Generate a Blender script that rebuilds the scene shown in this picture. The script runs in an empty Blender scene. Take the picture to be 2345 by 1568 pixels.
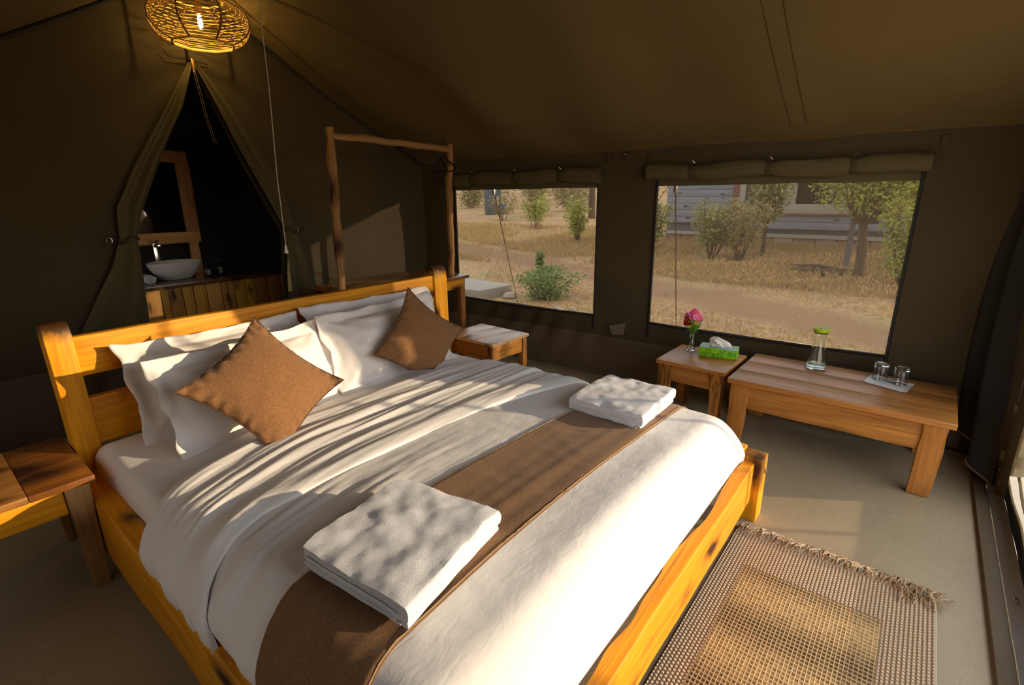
import bpy, bmesh, math, random
import numpy as np
from mathutils import Vector, Matrix, noise
PI = math.pi
SC = bpy.context.scene
COL = SC.collection
random.seed(7)

# ------------------------------------------------------------------ camera
cam_d = bpy.data.cameras.new('camera')
cam = bpy.data.objects.new('camera', cam_d)
COL.objects.link(cam)
cam_d.sensor_width = 36.0
cam_d.lens = 1159.7 / 2345 * 36.0
cam_d.clip_start = 0.02
cam_d.clip_end = 300
yaw, pitch, roll = 0.8901, math.radians(16.227), math.radians(-0.717)
f_ = Vector((math.sin(yaw)*math.cos(pitch), math.cos(yaw)*math.cos(pitch), -math.sin(pitch)))
r_ = Vector((math.cos(yaw), -math.sin(yaw), 0))
u_ = r_.cross(f_)
r2 = r_*math.cos(roll) + u_*math.sin(roll)
u2 = -r_*math.sin(roll) + u_*math.cos(roll)
M = Matrix((r2, u2, -f_)).transposed().to_4x4()
M.translation = (0, 0, 1.4)
cam.matrix_world = M
SC.camera = cam

# ------------------------------------------------------------------ light and exposure
SUN_AZ, SUN_EL = math.radians(33), math.radians(10.5)
w = bpy.data.worlds.new('world')
SC.world = w
w.use_nodes = True
nt = w.node_tree
nt.nodes.clear()
wo = nt.nodes.new('ShaderNodeOutputWorld')
bg = nt.nodes.new('ShaderNodeBackground')
tcw = nt.nodes.new('ShaderNodeTexCoord')
sxw = nt.nodes.new('ShaderNodeSeparateXYZ')
rw = nt.nodes.new('ShaderNodeValToRGB')
for e_, (p_, c_) in zip([rw.color_ramp.elements[0], rw.color_ramp.elements[1], rw.color_ramp.elements.new(.25)], [(.0, (1.0, .84, .64, 1)), (1.0, (.42, .56, .85, 1)), (.25, (.80, .82, .86, 1))]):
    e_.position = p_
    e_.color = c_
nt.links.new(tcw.outputs['Generated'], sxw.inputs[0])
nt.links.new(sxw.outputs['Z'], rw.inputs['Fac'])
bg.inputs['Strength'].default_value = 3.5
nt.links.new(rw.outputs['Color'], bg.inputs['Color'])
nt.links.new(bg.outputs[0], wo.inputs['Surface'])
sd = bpy.data.lights.new('sun', 'SUN')
sd.energy = 5.6
sd.color = (1.0, 0.76, 0.48)
sd.angle = math.radians(0.6)
sun = bpy.data.objects.new('sun', sd)
COL.objects.link(sun)
sdir = Vector((-math.sin(SUN_AZ)*math.cos(SUN_EL), math.cos(SUN_AZ)*math.cos(SUN_EL), -math.sin(SUN_EL)))
sun.rotation_euler = sdir.to_track_quat('-Z', 'Y').to_euler()
vs = SC.view_settings
vs.view_transform = 'Standard'
vs.look = 'None'
vs.exposure = 0.0
vs.gamma = 1.0
vs.use_curve_mapping = False
SC.display_settings.display_device = 'sRGB'
SC.cycles.max_bounces = 10
SC.cycles.diffuse_bounces = 6
SC.cycles.transparent_max_bounces = 16
SC.cycles.sample_clamp_indirect = 6.0
SC.cycles.caustics_reflective = False
SC.cycles.caustics_refractive = False

# ------------------------------------------------------------------ material helpers
def new_mat(name):
    m = bpy.data.materials.new(name)
    m.use_nodes = True
    t = m.node_tree
    b = t.nodes['Principled BSDF']
    return m, t, b
def N(t, kind, **kw):
    n = t.nodes.new(kind)
    for k, v in kw.items():
        if k in n.inputs: n.inputs[k].default_value = v
        else: setattr(n, k, v)
    return n
def ramp(t, fac, stops):
    r = t.nodes.new('ShaderNodeValToRGB')
    el = r.color_ramp.elements
    while len(el) < len(stops): el.new(0.5)
    for e, (p, c) in zip(el, stops):
        e.position = p
        e.color = (c[0], c[1], c[2], 1)
    t.links.new(fac, r.inputs['Fac'])
    return r.outputs['Color']
def coords(t, scale=(1, 1, 1), rnd=0.0, src='Object'):
    tc = N(t, 'ShaderNodeTexCoord')
    mp = N(t, 'ShaderNodeMapping')
    mp.inputs['Scale'].default_value = scale
    if rnd:
        oi = N(t, 'ShaderNodeObjectInfo')
        cb = N(t, 'ShaderNodeVectorMath', operation='SCALE')
        cv = N(t, 'ShaderNodeCombineXYZ')
        for i in range(3): t.links.new(oi.outputs['Random'], cv.inputs[i])
        t.links.new(cv.outputs[0], cb.inputs[0])
        cb.inputs['Scale'].default_value = rnd
        t.links.new(cb.outputs[0], mp.inputs['Location'])
    t.links.new(tc.outputs[src], mp.inputs['Vector'])
    return mp.outputs['Vector']
def noise_tex(t, vec, scale, detail=4, rough=.5, dist=0.0):
    n = N(t, 'ShaderNodeTexNoise')
    n.inputs['Scale'].default_value = scale
    n.inputs['Detail'].default_value = detail
    n.inputs['Roughness'].default_value = rough
    n.inputs['Distortion'].default_value = dist
    t.links.new(vec, n.inputs['Vector'])
    return n.outputs['Fac']
def mixc(t, fac, a, b, mode='MIX'):
    m = N(t, 'ShaderNodeMix', data_type='RGBA', blend_type=mode)
    for sock, v in ((m.inputs[0], fac), (m.inputs[6], a), (m.inputs[7], b)):
        if isinstance(v, bpy.types.NodeSocket): t.links.new(v, sock)
        elif isinstance(v, (int, float)): sock.default_value = v
        else: sock.default_value = (*v, 1)
    return m.outputs[2]
def math_(t, op, a, b=0.0):
    m = N(t, 'ShaderNodeMath', operation=op)
    for s, v in ((m.inputs[0], a), (m.inputs[1], b)):
        if isinstance(v, bpy.types.NodeSocket): t.links.new(v, s)
        else: s.default_value = v
    return m.outputs[0]
def bump(t, b, h, strength=.3, dist=.01):
    n = N(t, 'ShaderNodeBump')
    n.inputs['Strength'].default_value = strength
    n.inputs['Distance'].default_value = dist
    t.links.new(h, n.inputs['Height'])
    t.links.new(n.outputs['Normal'], b.inputs['Normal'])
def plain(name, col, rough=.6, metal=0.0, spec=.5):
    m, t, b = new_mat(name)
    b.inputs['Base Color'].default_value = (*col, 1)
    b.inputs['Roughness'].default_value = rough
    b.inputs['Metallic'].default_value = metal
    b.inputs['Specular IOR Level'].default_value = spec
    return m
def burn(t, c, expr_axis, lo, hi):
    tc = N(t, 'ShaderNodeTexCoord')
    sx = N(t, 'ShaderNodeSeparateXYZ')
    t.links.new(tc.outputs['Object'], sx.inputs[0])
    n = noise_tex(t, coords(t, (30, 12, 10)), 1.0, 4, .6)
    z = math_(t, 'ADD', sx.outputs[expr_axis], math_(t, 'MULTIPLY', math_(t, 'SUBTRACT', n, .5), .09))
    f = ramp(t, math_(t, 'DIVIDE', math_(t, 'SUBTRACT', z, lo), hi-lo), [(0, (0, 0, 0)), (1, (.97, .97, .97))])
    return mixc(t, f, c, (.035, .014, .006))
def wood(name, axis, light=(.88, .40, .010), dark=(.56, .20, .005), knot=(.05, .018, .008), knots=.5, rough=.5, coat=.02, kscale=1.0, burnt=None, flat=None, streak=.60):
    m, t, b = new_mat(name)
    s = [9.0, 9.0, 9.0]
    s[axis] = 0.9
    v = coords(t, s, 17.0)
    n1 = noise_tex(t, v, 1.6, 6, .6, .8)
    s2 = [70.0, 70.0, 70.0]
    s2[axis] = 2.5
    v2 = coords(t, s2, 11.0)
    n2 = noise_tex(t, v2, 1.0, 3, .6, .3)
    c = ramp(t, n1, [(.30, dark), (.50, tuple((a+d)/2 for a, d in zip(light, dark))), (.68, light)])
    c = mixc(t, .4, c, ramp(t, n2, [(.32, tuple(x*.6 for x in dark)), (.62, light)]))
    s4 = [26.0]*3
    s4[axis] = .7
    n4 = noise_tex(t, coords(t, s4, 29.0), 1.0, 3, .55, 1.6)
    c = mixc(t, ramp(t, n4, [(streak, (0, 0, 0)), (streak+.10, (.55, .55, .55) if streak > .55 else (.9, .9, .9))]), c, tuple(x*.45 for x in dark))
    s3 = [6.5*kscale]*3
    s3[axis] = 2.6*kscale
    if flat is not None: s3[flat] = .4
    v3 = coords(t, s3, 23.0)
    vo = N(t, 'ShaderNodeTexVoronoi')
    vo.inputs['Scale'].default_value = 1.0
    nv = noise_tex(t, v3, 2.5, 3)
    vv = N(t, 'ShaderNodeVectorMath', operation='ADD')
    t.links.new(v3, vv.inputs[0])
    sc = N(t, 'ShaderNodeVectorMath', operation='SCALE')
    cv = N(t, 'ShaderNodeCombineXYZ')
    for i in range(3): t.links.new(nv, cv.inputs[i])
    t.links.new(cv.outputs[0], sc.inputs[0])
    sc.inputs['Scale'].default_value = .35
    t.links.new(sc.outputs[0], vv.inputs[1])
    t.links.new(vv.outputs[0], vo.inputs['Vector'])
    k = ramp(t, vo.outputs['Distance'], [(.0, (1, 1, 1)), (.06+.10*knots, (1, 1, 1)), (.20+.20*knots, (0, 0, 0))])
    if knots: c = mixc(t, k, c, knot)
    if burnt: c = burn(t, c, 'Z', *burnt)
    t.links.new(c, b.inputs['Base Color'])
    b.inputs['Roughness'].default_value = rough
    b.inputs['Coat Weight'].default_value = coat
    b.inputs['Specular IOR Level'].default_value = .22 if coat < .1 else .45
    b.inputs['Coat Roughness'].default_value = .25
    bump(t, b, n2, .12, .004)
    return m
def canvas(name, col, col2, transl=0.0, rough=.85, seam=None):
    m, t, b = new_mat(name)
    v = coords(t)
    n = noise_tex(t, v, 1.3, 4)
    c = ramp(t, n, [(.35, col), (.65, col2)])
    t.links.new(c, b.inputs['Base Color'])
    b.inputs['Roughness'].default_value = rough
    b.inputs['Specular IOR Level'].default_value = .15
    h = noise_tex(t, v, 2.2, 5, .55)
    h2 = noise_tex(t, v, 420.0, 1)
    hh = math_(t, 'ADD', h, math_(t, 'MULTIPLY', h2, .02))
    bump(t, b, hh, .35, .06)
    if transl:
        tr = N(t, 'ShaderNodeBsdfTranslucent')
        t.links.new(c, tr.inputs['Color'])
        mx = N(t, 'ShaderNodeMixShader')
        mx.inputs[0].default_value = transl
        t.links.new(b.outputs[0], mx.inputs[1])
        t.links.new(tr.outputs[0], mx.inputs[2])
        t.links.new(mx.outputs[0], t.nodes['Material Output'].inputs['Surface'])
    return m
def cotton(name, col=(.80, .78, .76), bscale=60, bstr=.1, streak=None, sheen=.0):
    m, t, b = new_mat(name)
    b.inputs['Base Color'].default_value = (*col, 1)
    b.inputs['Roughness'].default_value = .9
    b.inputs['Specular IOR Level'].default_value = .1
    v = coords(t, streak or (1, 1, 1))
    h = noise_tex(t, v, bscale, 4, .6, .6)
    bump(t, b, h, bstr, .006)
    return m
def tweed(name, a, c2):
    m, t, b = new_mat(name)
    v = coords(t, (1, 1, 1))
    n = noise_tex(t, v, 330, 2, .7)
    v2 = coords(t, (60, 420, 420))
    n2 = noise_tex(t, v2, 1.0, 2, .7)
    c = ramp(t, math_(t, 'ADD', math_(t, 'MULTIPLY', n, .6), math_(t, 'MULTIPLY', n2, .4)), [(.38, a), (.62, c2)])
    t.links.new(c, b.inputs['Base Color'])
    b.inputs['Roughness'].default_value = .95
    b.inputs['Specular IOR Level'].default_value = .08
    b.inputs['Sheen Weight'].default_value = .15
    bump(t, b, n, .35, .002)
    return m
def leafy(name, a, c2):
    m, t, b = new_mat(name)
    oi = N(t, 'ShaderNodeNewGeometry')
    c = ramp(t, oi.outputs['Random Per Island'], [(.1, a), (.9, c2)])
    t.links.new(c, b.inputs['Base Color'])
    b.inputs['Roughness'].default_value = .6
    tr = N(t, 'ShaderNodeBsdfTranslucent')
    t.links.new(c, tr.inputs['Color'])
    mx = N(t, 'ShaderNodeMixShader')
    mx.inputs[0].default_value = .35
    t.links.new(b.outputs[0], mx.inputs[1])
    t.links.new(tr.outputs[0], mx.inputs[2])
    t.links.new(mx.outputs[0], t.nodes['Material Output'].inputs['Surface'])
    return m
def glass_mat(name, col=(.95, .99, 1.0), tint=.92):
    m, t, b = new_mat(name)
    b.inputs['Base Color'].default_value = (*col, 1)
    b.inputs['Roughness'].default_value = .02
    b.inputs['IOR'].default_value = 1.45
    b.inputs['Transmission Weight'].default_value = 1.0
    return m

# ------------------------------------------------------------------ geometry helpers
class MB:
    def __init__(s): s.v = []; s.f = []
    def add(s, vs_, fs):
        o = len(s.v)
        s.v.extend([tuple(p) for p in vs_])
        s.f.extend([tuple(i+o for i in f) for f in fs])
        return s
    def box(s, x0, x1, y0, y1, z0, z1):
        return s.add([(x0, y0, z0), (x1, y0, z0), (x1, y1, z0), (x0, y1, z0), (x0, y0, z1), (x1, y0, z1), (x1, y1, z1), (x0, y1, z1)],
                     [(0, 3, 2, 1), (4, 5, 6, 7), (0, 1, 5, 4), (1, 2, 6, 5), (2, 3, 7, 6), (3, 0, 4, 7)])
    def loft(s, rings, cap=True, closed=True):
        n = len(rings[0]); vv = [p for r in rings for p in r]; ff = []
        for i in range(len(rings)-1):
            for j in range(n if closed else n-1):
                k = (j+1) % n
                ff.append((i*n+j, i*n+k, (i+1)*n+k, (i+1)*n+j))
        if cap:
            ff.append(tuple(reversed(range(n))))
            ff.append(tuple(range((len(rings)-1)*n, len(rings)*n)))
        return s.add(vv, ff)
    def grid(s, fn, nu, nv, flip=False):
        vv = [fn(i/nu, j/nv) for j in range(nv+1) for i in range(nu+1)]
        ff = []
        for j in range(nv):
            for i in range(nu):
                a = j*(nu+1)+i
                q = (a, a+1, a+nu+2, a+nu+1)
                ff.append(tuple(reversed(q)) if flip else q)
        return s.add(vv, ff)
    def tube(s, pts, rad, n=6, cap=True):
        pts = [Vector(p) for p in pts]
        if not isinstance(rad, (list, tuple)): rad = [rad]*len(pts)
        rings = []
        ref = None
        for i, p in enumerate(pts):
            d = (pts[min(i+1, len(pts)-1)] - pts[max(i-1, 0)])
            d = d.normalized() if d.length > 1e-9 else Vector((0, 0, 1))
            if ref is None:
                ref = Vector((0, 0, 1)) if abs(d.z) < .9 else Vector((1, 0, 0))
            a = d.cross(ref)
            if a.length < 1e-6: a = d.orthogonal()
            a.normalize()
            b = a.cross(d)
            ref = b if False else ref
            rings.append([p + (a*math.cos(2*PI*k/n) + b*math.sin(2*PI*k/n))*rad[i] for k in range(n)])
        return s.loft(rings, cap)
    def lathe(s, prof, c=(0, 0, 0), n=24, closed_profile=False, sx=1.0, sy=1.0):
        rings = [[(c[0]+r*math.cos(2*PI*k/n)*sx, c[1]+r*math.sin(2*PI*k/n)*sy, c[2]+z) for k in range(n)] for r, z in prof]
        if closed_profile: rings.append(rings[0])
        return s.loft(rings, cap=not closed_profile)
    def build(s, name, mat, parent=None, smooth='auto', bevel=0.0, bseg=2, mats=None, jitter=None):
        me = bpy.data.meshes.new(name)
        me.from_pydata(s.v, [], s.f)
        bm = bmesh.new()
        bm.from_mesh(me)
        bmesh.ops.remove_doubles(bm, verts=bm.verts, dist=1e-6)
        if bevel:
            es = [e for e in bm.edges if len(e.link_faces) == 2 and e.calc_face_angle(0) > .6]
            bmesh.ops.bevel(bm, geom=es, offset=bevel, segments=bseg, affect='EDGES', profile=.6)
        bmesh.ops.recalc_face_normals(bm, faces=bm.faces) if smooth != 'open' else None
        if smooth:
            for f in bm.faces: f.smooth = True
            if smooth == 'auto':
                for e in bm.edges:
                    if len(e.link_faces) == 2 and e.calc_face_angle(0) > .62: e.smooth = False
        bm.to_mesh(me)
        bm.free()
        me.materials.append(mat)
        ob = bpy.data.objects.new(name, me)
        COL.objects.link(ob)
        if parent: ob.parent = parent
        return ob
def tag(o, label=None, cat=None, group=None, kind=None):
    if label: o['label'] = label
    if cat: o['category'] = cat
    if group: o['group'] = group
    if kind: o['kind'] = kind
    return o
def thing(name, label, cat, loc=(0, 0, 0), rz=0.0, group=None):
    o = bpy.data.objects.new(name, None)
    o.empty_display_size = .1
    COL.objects.link(o)
    o.location = loc
    o.rotation_euler = (0, 0, rz)
    return tag(o, label, cat, group)
def structure(o, label=None):
    o['kind'] = 'structure'
    if label: o['label'] = label
    return o
def copy_tree(o, parent=None):
    c = o.copy()
    COL.objects.link(c)
    if parent: c.parent = parent
    for ch in list(o.children): copy_tree(ch, c)
    return c
def nz(*p): return noise.noise(Vector(p))
def lerp(a, b, t): return a+(b-a)*t
def interp(x, xs, ys): return float(np.interp(x, xs, ys))
def sstep(a, b, x):
    t = min(1, max(0, (x-a)/(b-a)))
    return t*t*(3-2*t)
def beam(p0, p1, wdir, w, tdir, th, seg=8, wob=.0, seed=0, taper=None, freq=4.0):
    """natural plank: sections along p0-p1, half sizes wobbled"""
    p0, p1, wd, td = Vector(p0), Vector(p1), Vector(wdir), Vector(tdir)
    rings = []
    L = (p1-p0).length
    for i in range(seg+1):
        t = i/seg
        c = p0.lerp(p1, t)
        k = 1.0 if taper is None else lerp(1, taper, t)
        a = w/2*k*(1+wob*nz(t*L*freq, seed*3.1, 0)*1.6)
        a2 = w/2*k*(1+wob*nz(t*L*freq, seed*3.1+7, 2)*1.6)
        b = th/2*k*(1+wob*.6*nz(t*L*freq, seed*5.3, 5))
        rings.append([c-wd*a-td*b, c+wd*a2-td*b, c+wd*a2+td*b, c-wd*a+td*b])
    return MB().loft(rings)

# ------------------------------------------------------------------ materials
WX = wood('varnished_wood_x', 0)
WY = wood('varnished_wood_y', 1)
WZ = wood('varnished_wood_z', 2)
WZB = wood('head_post_wood', 2, burnt=(.87, .925))
WZF = wood('foot_post_wood', 2, knots=.9, burnt=(.275, .33))
WXd = wood('knotty_wood_x', 0, light=(.50, .19, .03), dark=(.22, .065, .01), knots=2.6, rough=.28, coat=.3, flat=2)
WZd = wood('pale_knotty_wood_z', 2, light=(.50, .30, .12), dark=(.32, .17, .06), knots=.9, flat=1)
TX = wood('teak_x', 0, light=(.52, .225, .055), dark=(.27, .10, .02), knots=0, rough=.35, coat=.2)
TY = wood('teak_y', 1, light=(.52, .225, .055), dark=(.27, .10, .02), knots=0, rough=.35, coat=.2)
TZ = wood('teak_z', 2, light=(.52, .225, .055), dark=(.27, .10, .02), knots=.35, rough=.4)
SZ = wood('streaky_wood_z', 2, light=(.56, .26, .06), dark=(.24, .09, .02), knots=1.0, kscale=1.3, streak=.50)
RZ = wood('rough_pole_z', 2, light=(.42, .24, .09), dark=(.22, .10, .03), knots=.6, rough=.6, coat=0)
RX = wood('rough_pole_x', 0, light=(.42, .26, .11), dark=(.26, .14, .05), knots=.4, rough=.6, coat=0)
NX = wood('worn_top_wood_x', 0, light=(.55, .36, .2), dark=(.40, .24, .12), knots=.3, rough=.3, coat=.5)
CANV = canvas('olive_canvas', (.066, .051, .029), (.078, .061, .034))
CANVR = canvas('roof_canvas', (.145, .106, .047), (.165, .122, .054), transl=.0)
CANVG = canvas('green_canvas', (.095, .082, .042), (.115, .098, .05))
PVC = canvas('brown_groundsheet', (.115, .088, .058), (.13, .10, .065), rough=.5)
DARKC = canvas('dark_canvas', (.035, .034, .032), (.045, .043, .04))
KHAKI = canvas('khaki_canvas', (.30, .24, .14), (.36, .29, .17), transl=.35)
BLK = plain('black_binding', (.012, .012, .012), .7)
SHEET = cotton('white_sheet', (.80, .775, .75), 30, .25)
DUVET = cotton('white_duvet_cotton', (.78, .76, .74), 22, .28, (.7, 1.5, 1))
PILW = cotton('white_pillow_cotton', (.80, .77, .75), 22, .25)
TERRY = cotton('white_terry', (.80, .82, .86), 430, .7)
TWEED = tweed('brown_tweed', (.15, .072, .03), (.30, .155, .068))
TWEED2 = tweed('brown_runner_tweed', (.14, .074, .034), (.27, .145, .066))
STEEL = plain('steel', (.5, .5, .5), .3, 1.0)
BRASS = plain('brass', (.6, .4, .15), .3, 1.0)
WHITEP = plain('white_ceramic', (.75, .73, .70), .15)
GLASS = glass_mat('clear_glass')
BLACKP = plain('black_plastic', (.012, .012, .014), .4)
ROPE = plain('pale_rope', (.55, .5, .42), .9)

# ------------------------------------------------------------------ tent shell
XR, WA = 3.555, .0359            # window wall plane
XL = -.42
RX0, RZ0, EZ = 1.545, 2.735, 1.68
YF = -.42
def wallx(y): return XR - math.tan(WA)*(y-.08)
def backy(x): return 4.026 - .0545*x
EAVE = EZ
# floor
m, t, b = new_mat('painted_concrete')
v = coords(t)
n = noise_tex(t, v, 1.6, 5, .6)
c = ramp(t, n, [(.3, (.30, .245, .155)), (.7, (.38, .31, .20))])
n2 = noise_tex(t, coords(t, (6, 60, 1)), 3.0, 5, .75, 2.0)
c = mixc(t, ramp(t, n2, [(.60, (0, 0, 0)), (.68, (.8, .8, .8))]), c, (.68, .58, .43))
n3 = noise_tex(t, v, 26, 5, .7)
c = mixc(t, ramp(t, n3, [(.66, (0, 0, 0)), (.72, (.8, .8, .8))]), c, (.62, .52, .38))
n5 = noise_tex(t, coords(t, (55, 7, 1)), 3.0, 4, .7, 2.5)
c = mixc(t, ramp(t, n5, [(.64, (0, 0, 0)), (.70, (.6, .6, .6))]), c, (.12, .09, .06))
t.links.new(c, b.inputs['Base Color'])
b.inputs['Roughness'].default_value = .42
bump(t, b, math_(t, 'ADD', noise_tex(t, coords(t, (14, 3, 1)), 5, 6, .7, 1.2), math_(t, 'MULTIPLY', n2, .5)), .25, .012)
FLOORM = m
fl = MB().box(XL-.05, 3.46, YF, 6.2, -.12, 0).build('floor', FLOORM)
structure(fl, 'olive grey painted concrete tent floor with scuffs')
kb = MB().box(3.462, 3.70, YF+.0, 4.1, -.12, .018).build('trim_1', PVC, bevel=.006)
structure(kb, 'low brown kerb along the foot of the window wall')
kb = MB().box(-.2, 3.44, YF-.005, YF+.045, .001, .02).build('trim_2', PVC, bevel=.006)
structure(kb, 'brown floor edge strip under the tent entrance')

# window wall, with two holes (y0, y1) z0..z1
HOLES = [(.07, 1.515, .475, 1.45), (1.973, 3.42, .475, 1.45)]
def wall_pt(y, z, off=0.0):
    d = 0.0
    if z < .475:
        a = sstep(0, .3, z)*sstep(.475, .36, z) + .4*sstep(.2, .475, z)
        if 1.4 < y < 3.8:
            ph = y*26 + z*17
            d -= .022*a*(.5+.5*math.sin(ph+2*nz(y*3, z*4, 0)))*sstep(1.55, 2.3, y)
        d += .02*nz(y*2.2, z*3, 4)*a
    d += .012*nz(y*1.3, z*1.5, 9)
    if z < .3: d -= .05*sstep(.3, 0, z)
    return (wallx(y)+d+off, y, z)
ys = sorted(set(list(np.round(np.linspace(-.45, 3.86, 145), 4)) + [h for H in HOLES for h in H[:2]]))
zs = sorted(set(list(np.round(np.linspace(0, EZ+.02, 43), 4)) + [.475, 1.45]))
mb = MB()
idx = {}
for j, z in enumerate(zs):
    for i, y in enumerate(ys):
        idx[i, j] = len(mb.v); mb.v.append(wall_pt(y, z))
for j in range(len(zs)-1):
    for i in range(len(ys)-1):
        yc, zc = (ys[i]+ys[i+1])/2, (zs[j]+zs[j+1])/2
        if any(h[0] < yc < h[1] and h[2] < zc < h[3] for h in HOLES): continue
        mb.f.append((idx[i, j], idx[i, j+1], idx[i+1, j+1], idx[i+1, j]))
wr = mb.build('wall_right', CANV, smooth='open')
structure(wr, 'olive brown canvas side wall with two mesh windows')
# groundsheet band along the foot of the wall
mb = MB()
mb.grid(lambda u, q: (lambda y, z: (wall_pt(y, z)[0]-.004, y, z))(lerp(-.33, 3.82, u), lerp(.0, .315, q)), 140, 10, True)
mb.build('groundsheet_band', PVC, wr, smooth='open')
# back wall with tent-door opening
def bp(x, z, off=0.0): return (x, backy(x)-off, z)
mb = MB()
def panel(u, q, side):
    # side 0: left of the opening, side 1: right
    if side == 0: xi = interp(q*2.735, [0, .84, 1.17, 1.97, 2.26, 2.735], [1.03, 1.04, 1.05, 1.45, 1.555, RX0])
    else: xi = interp(q*2.735, [0, .6, 1.15, 1.6, 2.26, 2.735], [1.94, 1.94, 2.0, 1.80, 1.56, RX0])
    z = q*2.735
    xo = (XL if z < EZ else lerp(XL, RX0, (z-EZ)/(RZ0-EZ))) if side == 0 else (3.425 if z < EZ else lerp(3.425, RX0, (z-EZ)/(RZ0-EZ)))
    x = lerp(xi, xo, u)
    d = .02*nz(x*1.4, z*1.2, 3) - (.05*sstep(.42, .1, z) if z < .42 else 0)
    d += .012*math.sin(x*9+z*3)*math.exp(-abs(u)*3)
    return (x, backy(x)-d*(1 if u > .001 else .3), z)
mb.grid(lambda u, q: panel(u, q, 0), 34, 60)
mb.grid(lambda u, q: panel(u, q, 1), 34, 60, True)
wb = mb.build('wall_back', CANV, smooth='open')
structure(wb, 'olive canvas gable wall behind the bed with tied-back door opening')
mb = MB()
mb.grid(lambda u, q: (lambda x, z: (x, backy(x)+.0-.015-.06*sstep(.42, .1, z), z))(lerp(XL, 1.03, u), lerp(0, .41, q)), 20, 8)
mb.grid(lambda u, q: (lambda x, z: (x, backy(x)+.0-.015-.06*sstep(.42, .1, z), z))(lerp(1.95, 3.42, u), lerp(0, .41, q)), 20, 8)
mb.build('groundsheet_band', PVC, wb, smooth='open')
# left wall
LH = [(.10, 1.75), (1.90, 3.6)]  # unseen openings, added for fill light from the left
ys_l = sorted(set(list(np.round(np.linspace(YF, 4.05, 41), 4)) + [h for H in LH for h in H]))
zs_l = sorted(set(list(np.round(np.linspace(0, EZ, 15), 4)) + [.42, 1.52]))
mb = MB()
for z in zs_l:
    for y in ys_l: mb.v.append((XL+.015*nz(y*1.1, z*1.2, 1), y, z))
for jj in range(len(zs_l)-1):
    for ii_ in range(len(ys_l)-1):
        yc, zc = (ys_l[ii_]+ys_l[ii_+1])/2, (zs_l[jj]+zs_l[jj+1])/2
        if .42 < zc < 1.52 and any(h[0] < yc < h[1] for h in LH): continue
        a = jj*len(ys_l)+ii_
        mb.f.append((a, a+1, a+1+len(ys_l), a+len(ys_l)))
wl = mb.build('wall_left', CANV, smooth='open')
structure(wl, 'olive canvas left side wall')
# ceiling slopes with soft ripples and seams
def roof(side):
    def fn(u, q):
        y = lerp(YF-.05, 4.06, u)
        xe = (XL-.03) if side == 0 else wallx(y)+.01
        q *= 1.12
        x = lerp(RX0, xe, q)
        z = lerp(RZ0, EZ, q)+.012
        sag = -.05*math.sin(PI*min(1, q))
        q = min(1, q)
        rip = (.012+.022*math.exp(-((y-2.6)/.9)**2))*math.sin(y*6.5+1.6*nz(y*1.3, q*2, 0)+q*1.2)*math.sin(PI*q)**.6
        rip += .010*nz(y*2.1, q*3, 5)
        return (x, y, z+sag+rip)
    return fn
mb = MB().grid(roof(1), 110, 24).grid(roof(0), 60, 24, True)
ce = mb.build('ceiling', CANVR, smooth='open')
structure(ce, 'sloping olive canvas roof with soft ripples')
for k, yy in enumerate((.62, .70)):
    fn = roof(1)
    mb = MB().tube([Vector(fn((yy-YF+.05)/(4.06-YF+.05), q))-Vector((0, 0, .002)) for q in np.linspace(.25, .82, 16)], .0016, 4)
    mb.build('seam', CANV, ce)
# dark piping where roof meets the gable
def ridge_pt(side, q, off):
    x = lerp(RX0, XL if side == 0 else 3.425, q)
    return (x, backy(x)-off, lerp(RZ0, EZ, q) - .05*math.sin(PI*q)*.6 - .008)
for s in (0, 1):
    pts = [ridge_pt(s, q, .03+.01*math.sin(q*9)) for q in np.linspace(0, 1, 20)]
    tb = MB().tube(pts, .012, 6).build('trim_%d' % (3+s), DARKC)
    structure(tb, ['dark piping along the left gable edge', 'dark piping along the right gable edge'][s])
# front wall with the entrance: left panel, right panel with edge bulged to let sun in, sill, header
JZ = [.0, .2, .85, 1.0, 1.1, 1.25, 1.35, 1.47, 1.7, 2.1]
JX = [2.95, 2.97, 2.97, 3.03, 3.20, 3.20, 3.04, 2.97, 2.88, 2.60]  # unseen edge, shaped to cast the sun patches on bed and floor
mb = MB()
def fr(u, q):
    z = q*2.08
    xi = interp(z, JZ, JX)
    x = lerp(xi, 3.58, u)
    z = min(z, RZ0-(x-RX0)/(3.58-RX0)*(RZ0-EZ)+.03)
    return (x, YF - .04 + .07*u + .02*math.sin(x*40)*(1-u)*.6, z)
mb.grid(fr, 16, 50)
ha = 2.02  # header raised to let in more skylight
mb.grid(lambda u, q: (lambda x: (x, YF-.04, .03+lerp(ha, max(ha+.001, (RZ0-(abs(x-RX0)/(3.58-RX0))*(RZ0-EZ) if x > RX0 else RZ0-(abs(x-RX0)/(RX0-XL))*(RZ0-EZ))), q)))(lerp(XL, 3.58, u)), 40, 10)
mb.grid(lambda u, q: (lerp(XL, .55, u), YF-.04, q*min(2.06, RZ0-(RX0-lerp(XL, .55, u))/(RX0-XL)*(RZ0-EZ))), 8, 10)
wf = mb.build('wall_front', CANV, smooth='open')
structure(wf, 'canvas front wall around the open tent entrance')

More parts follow.
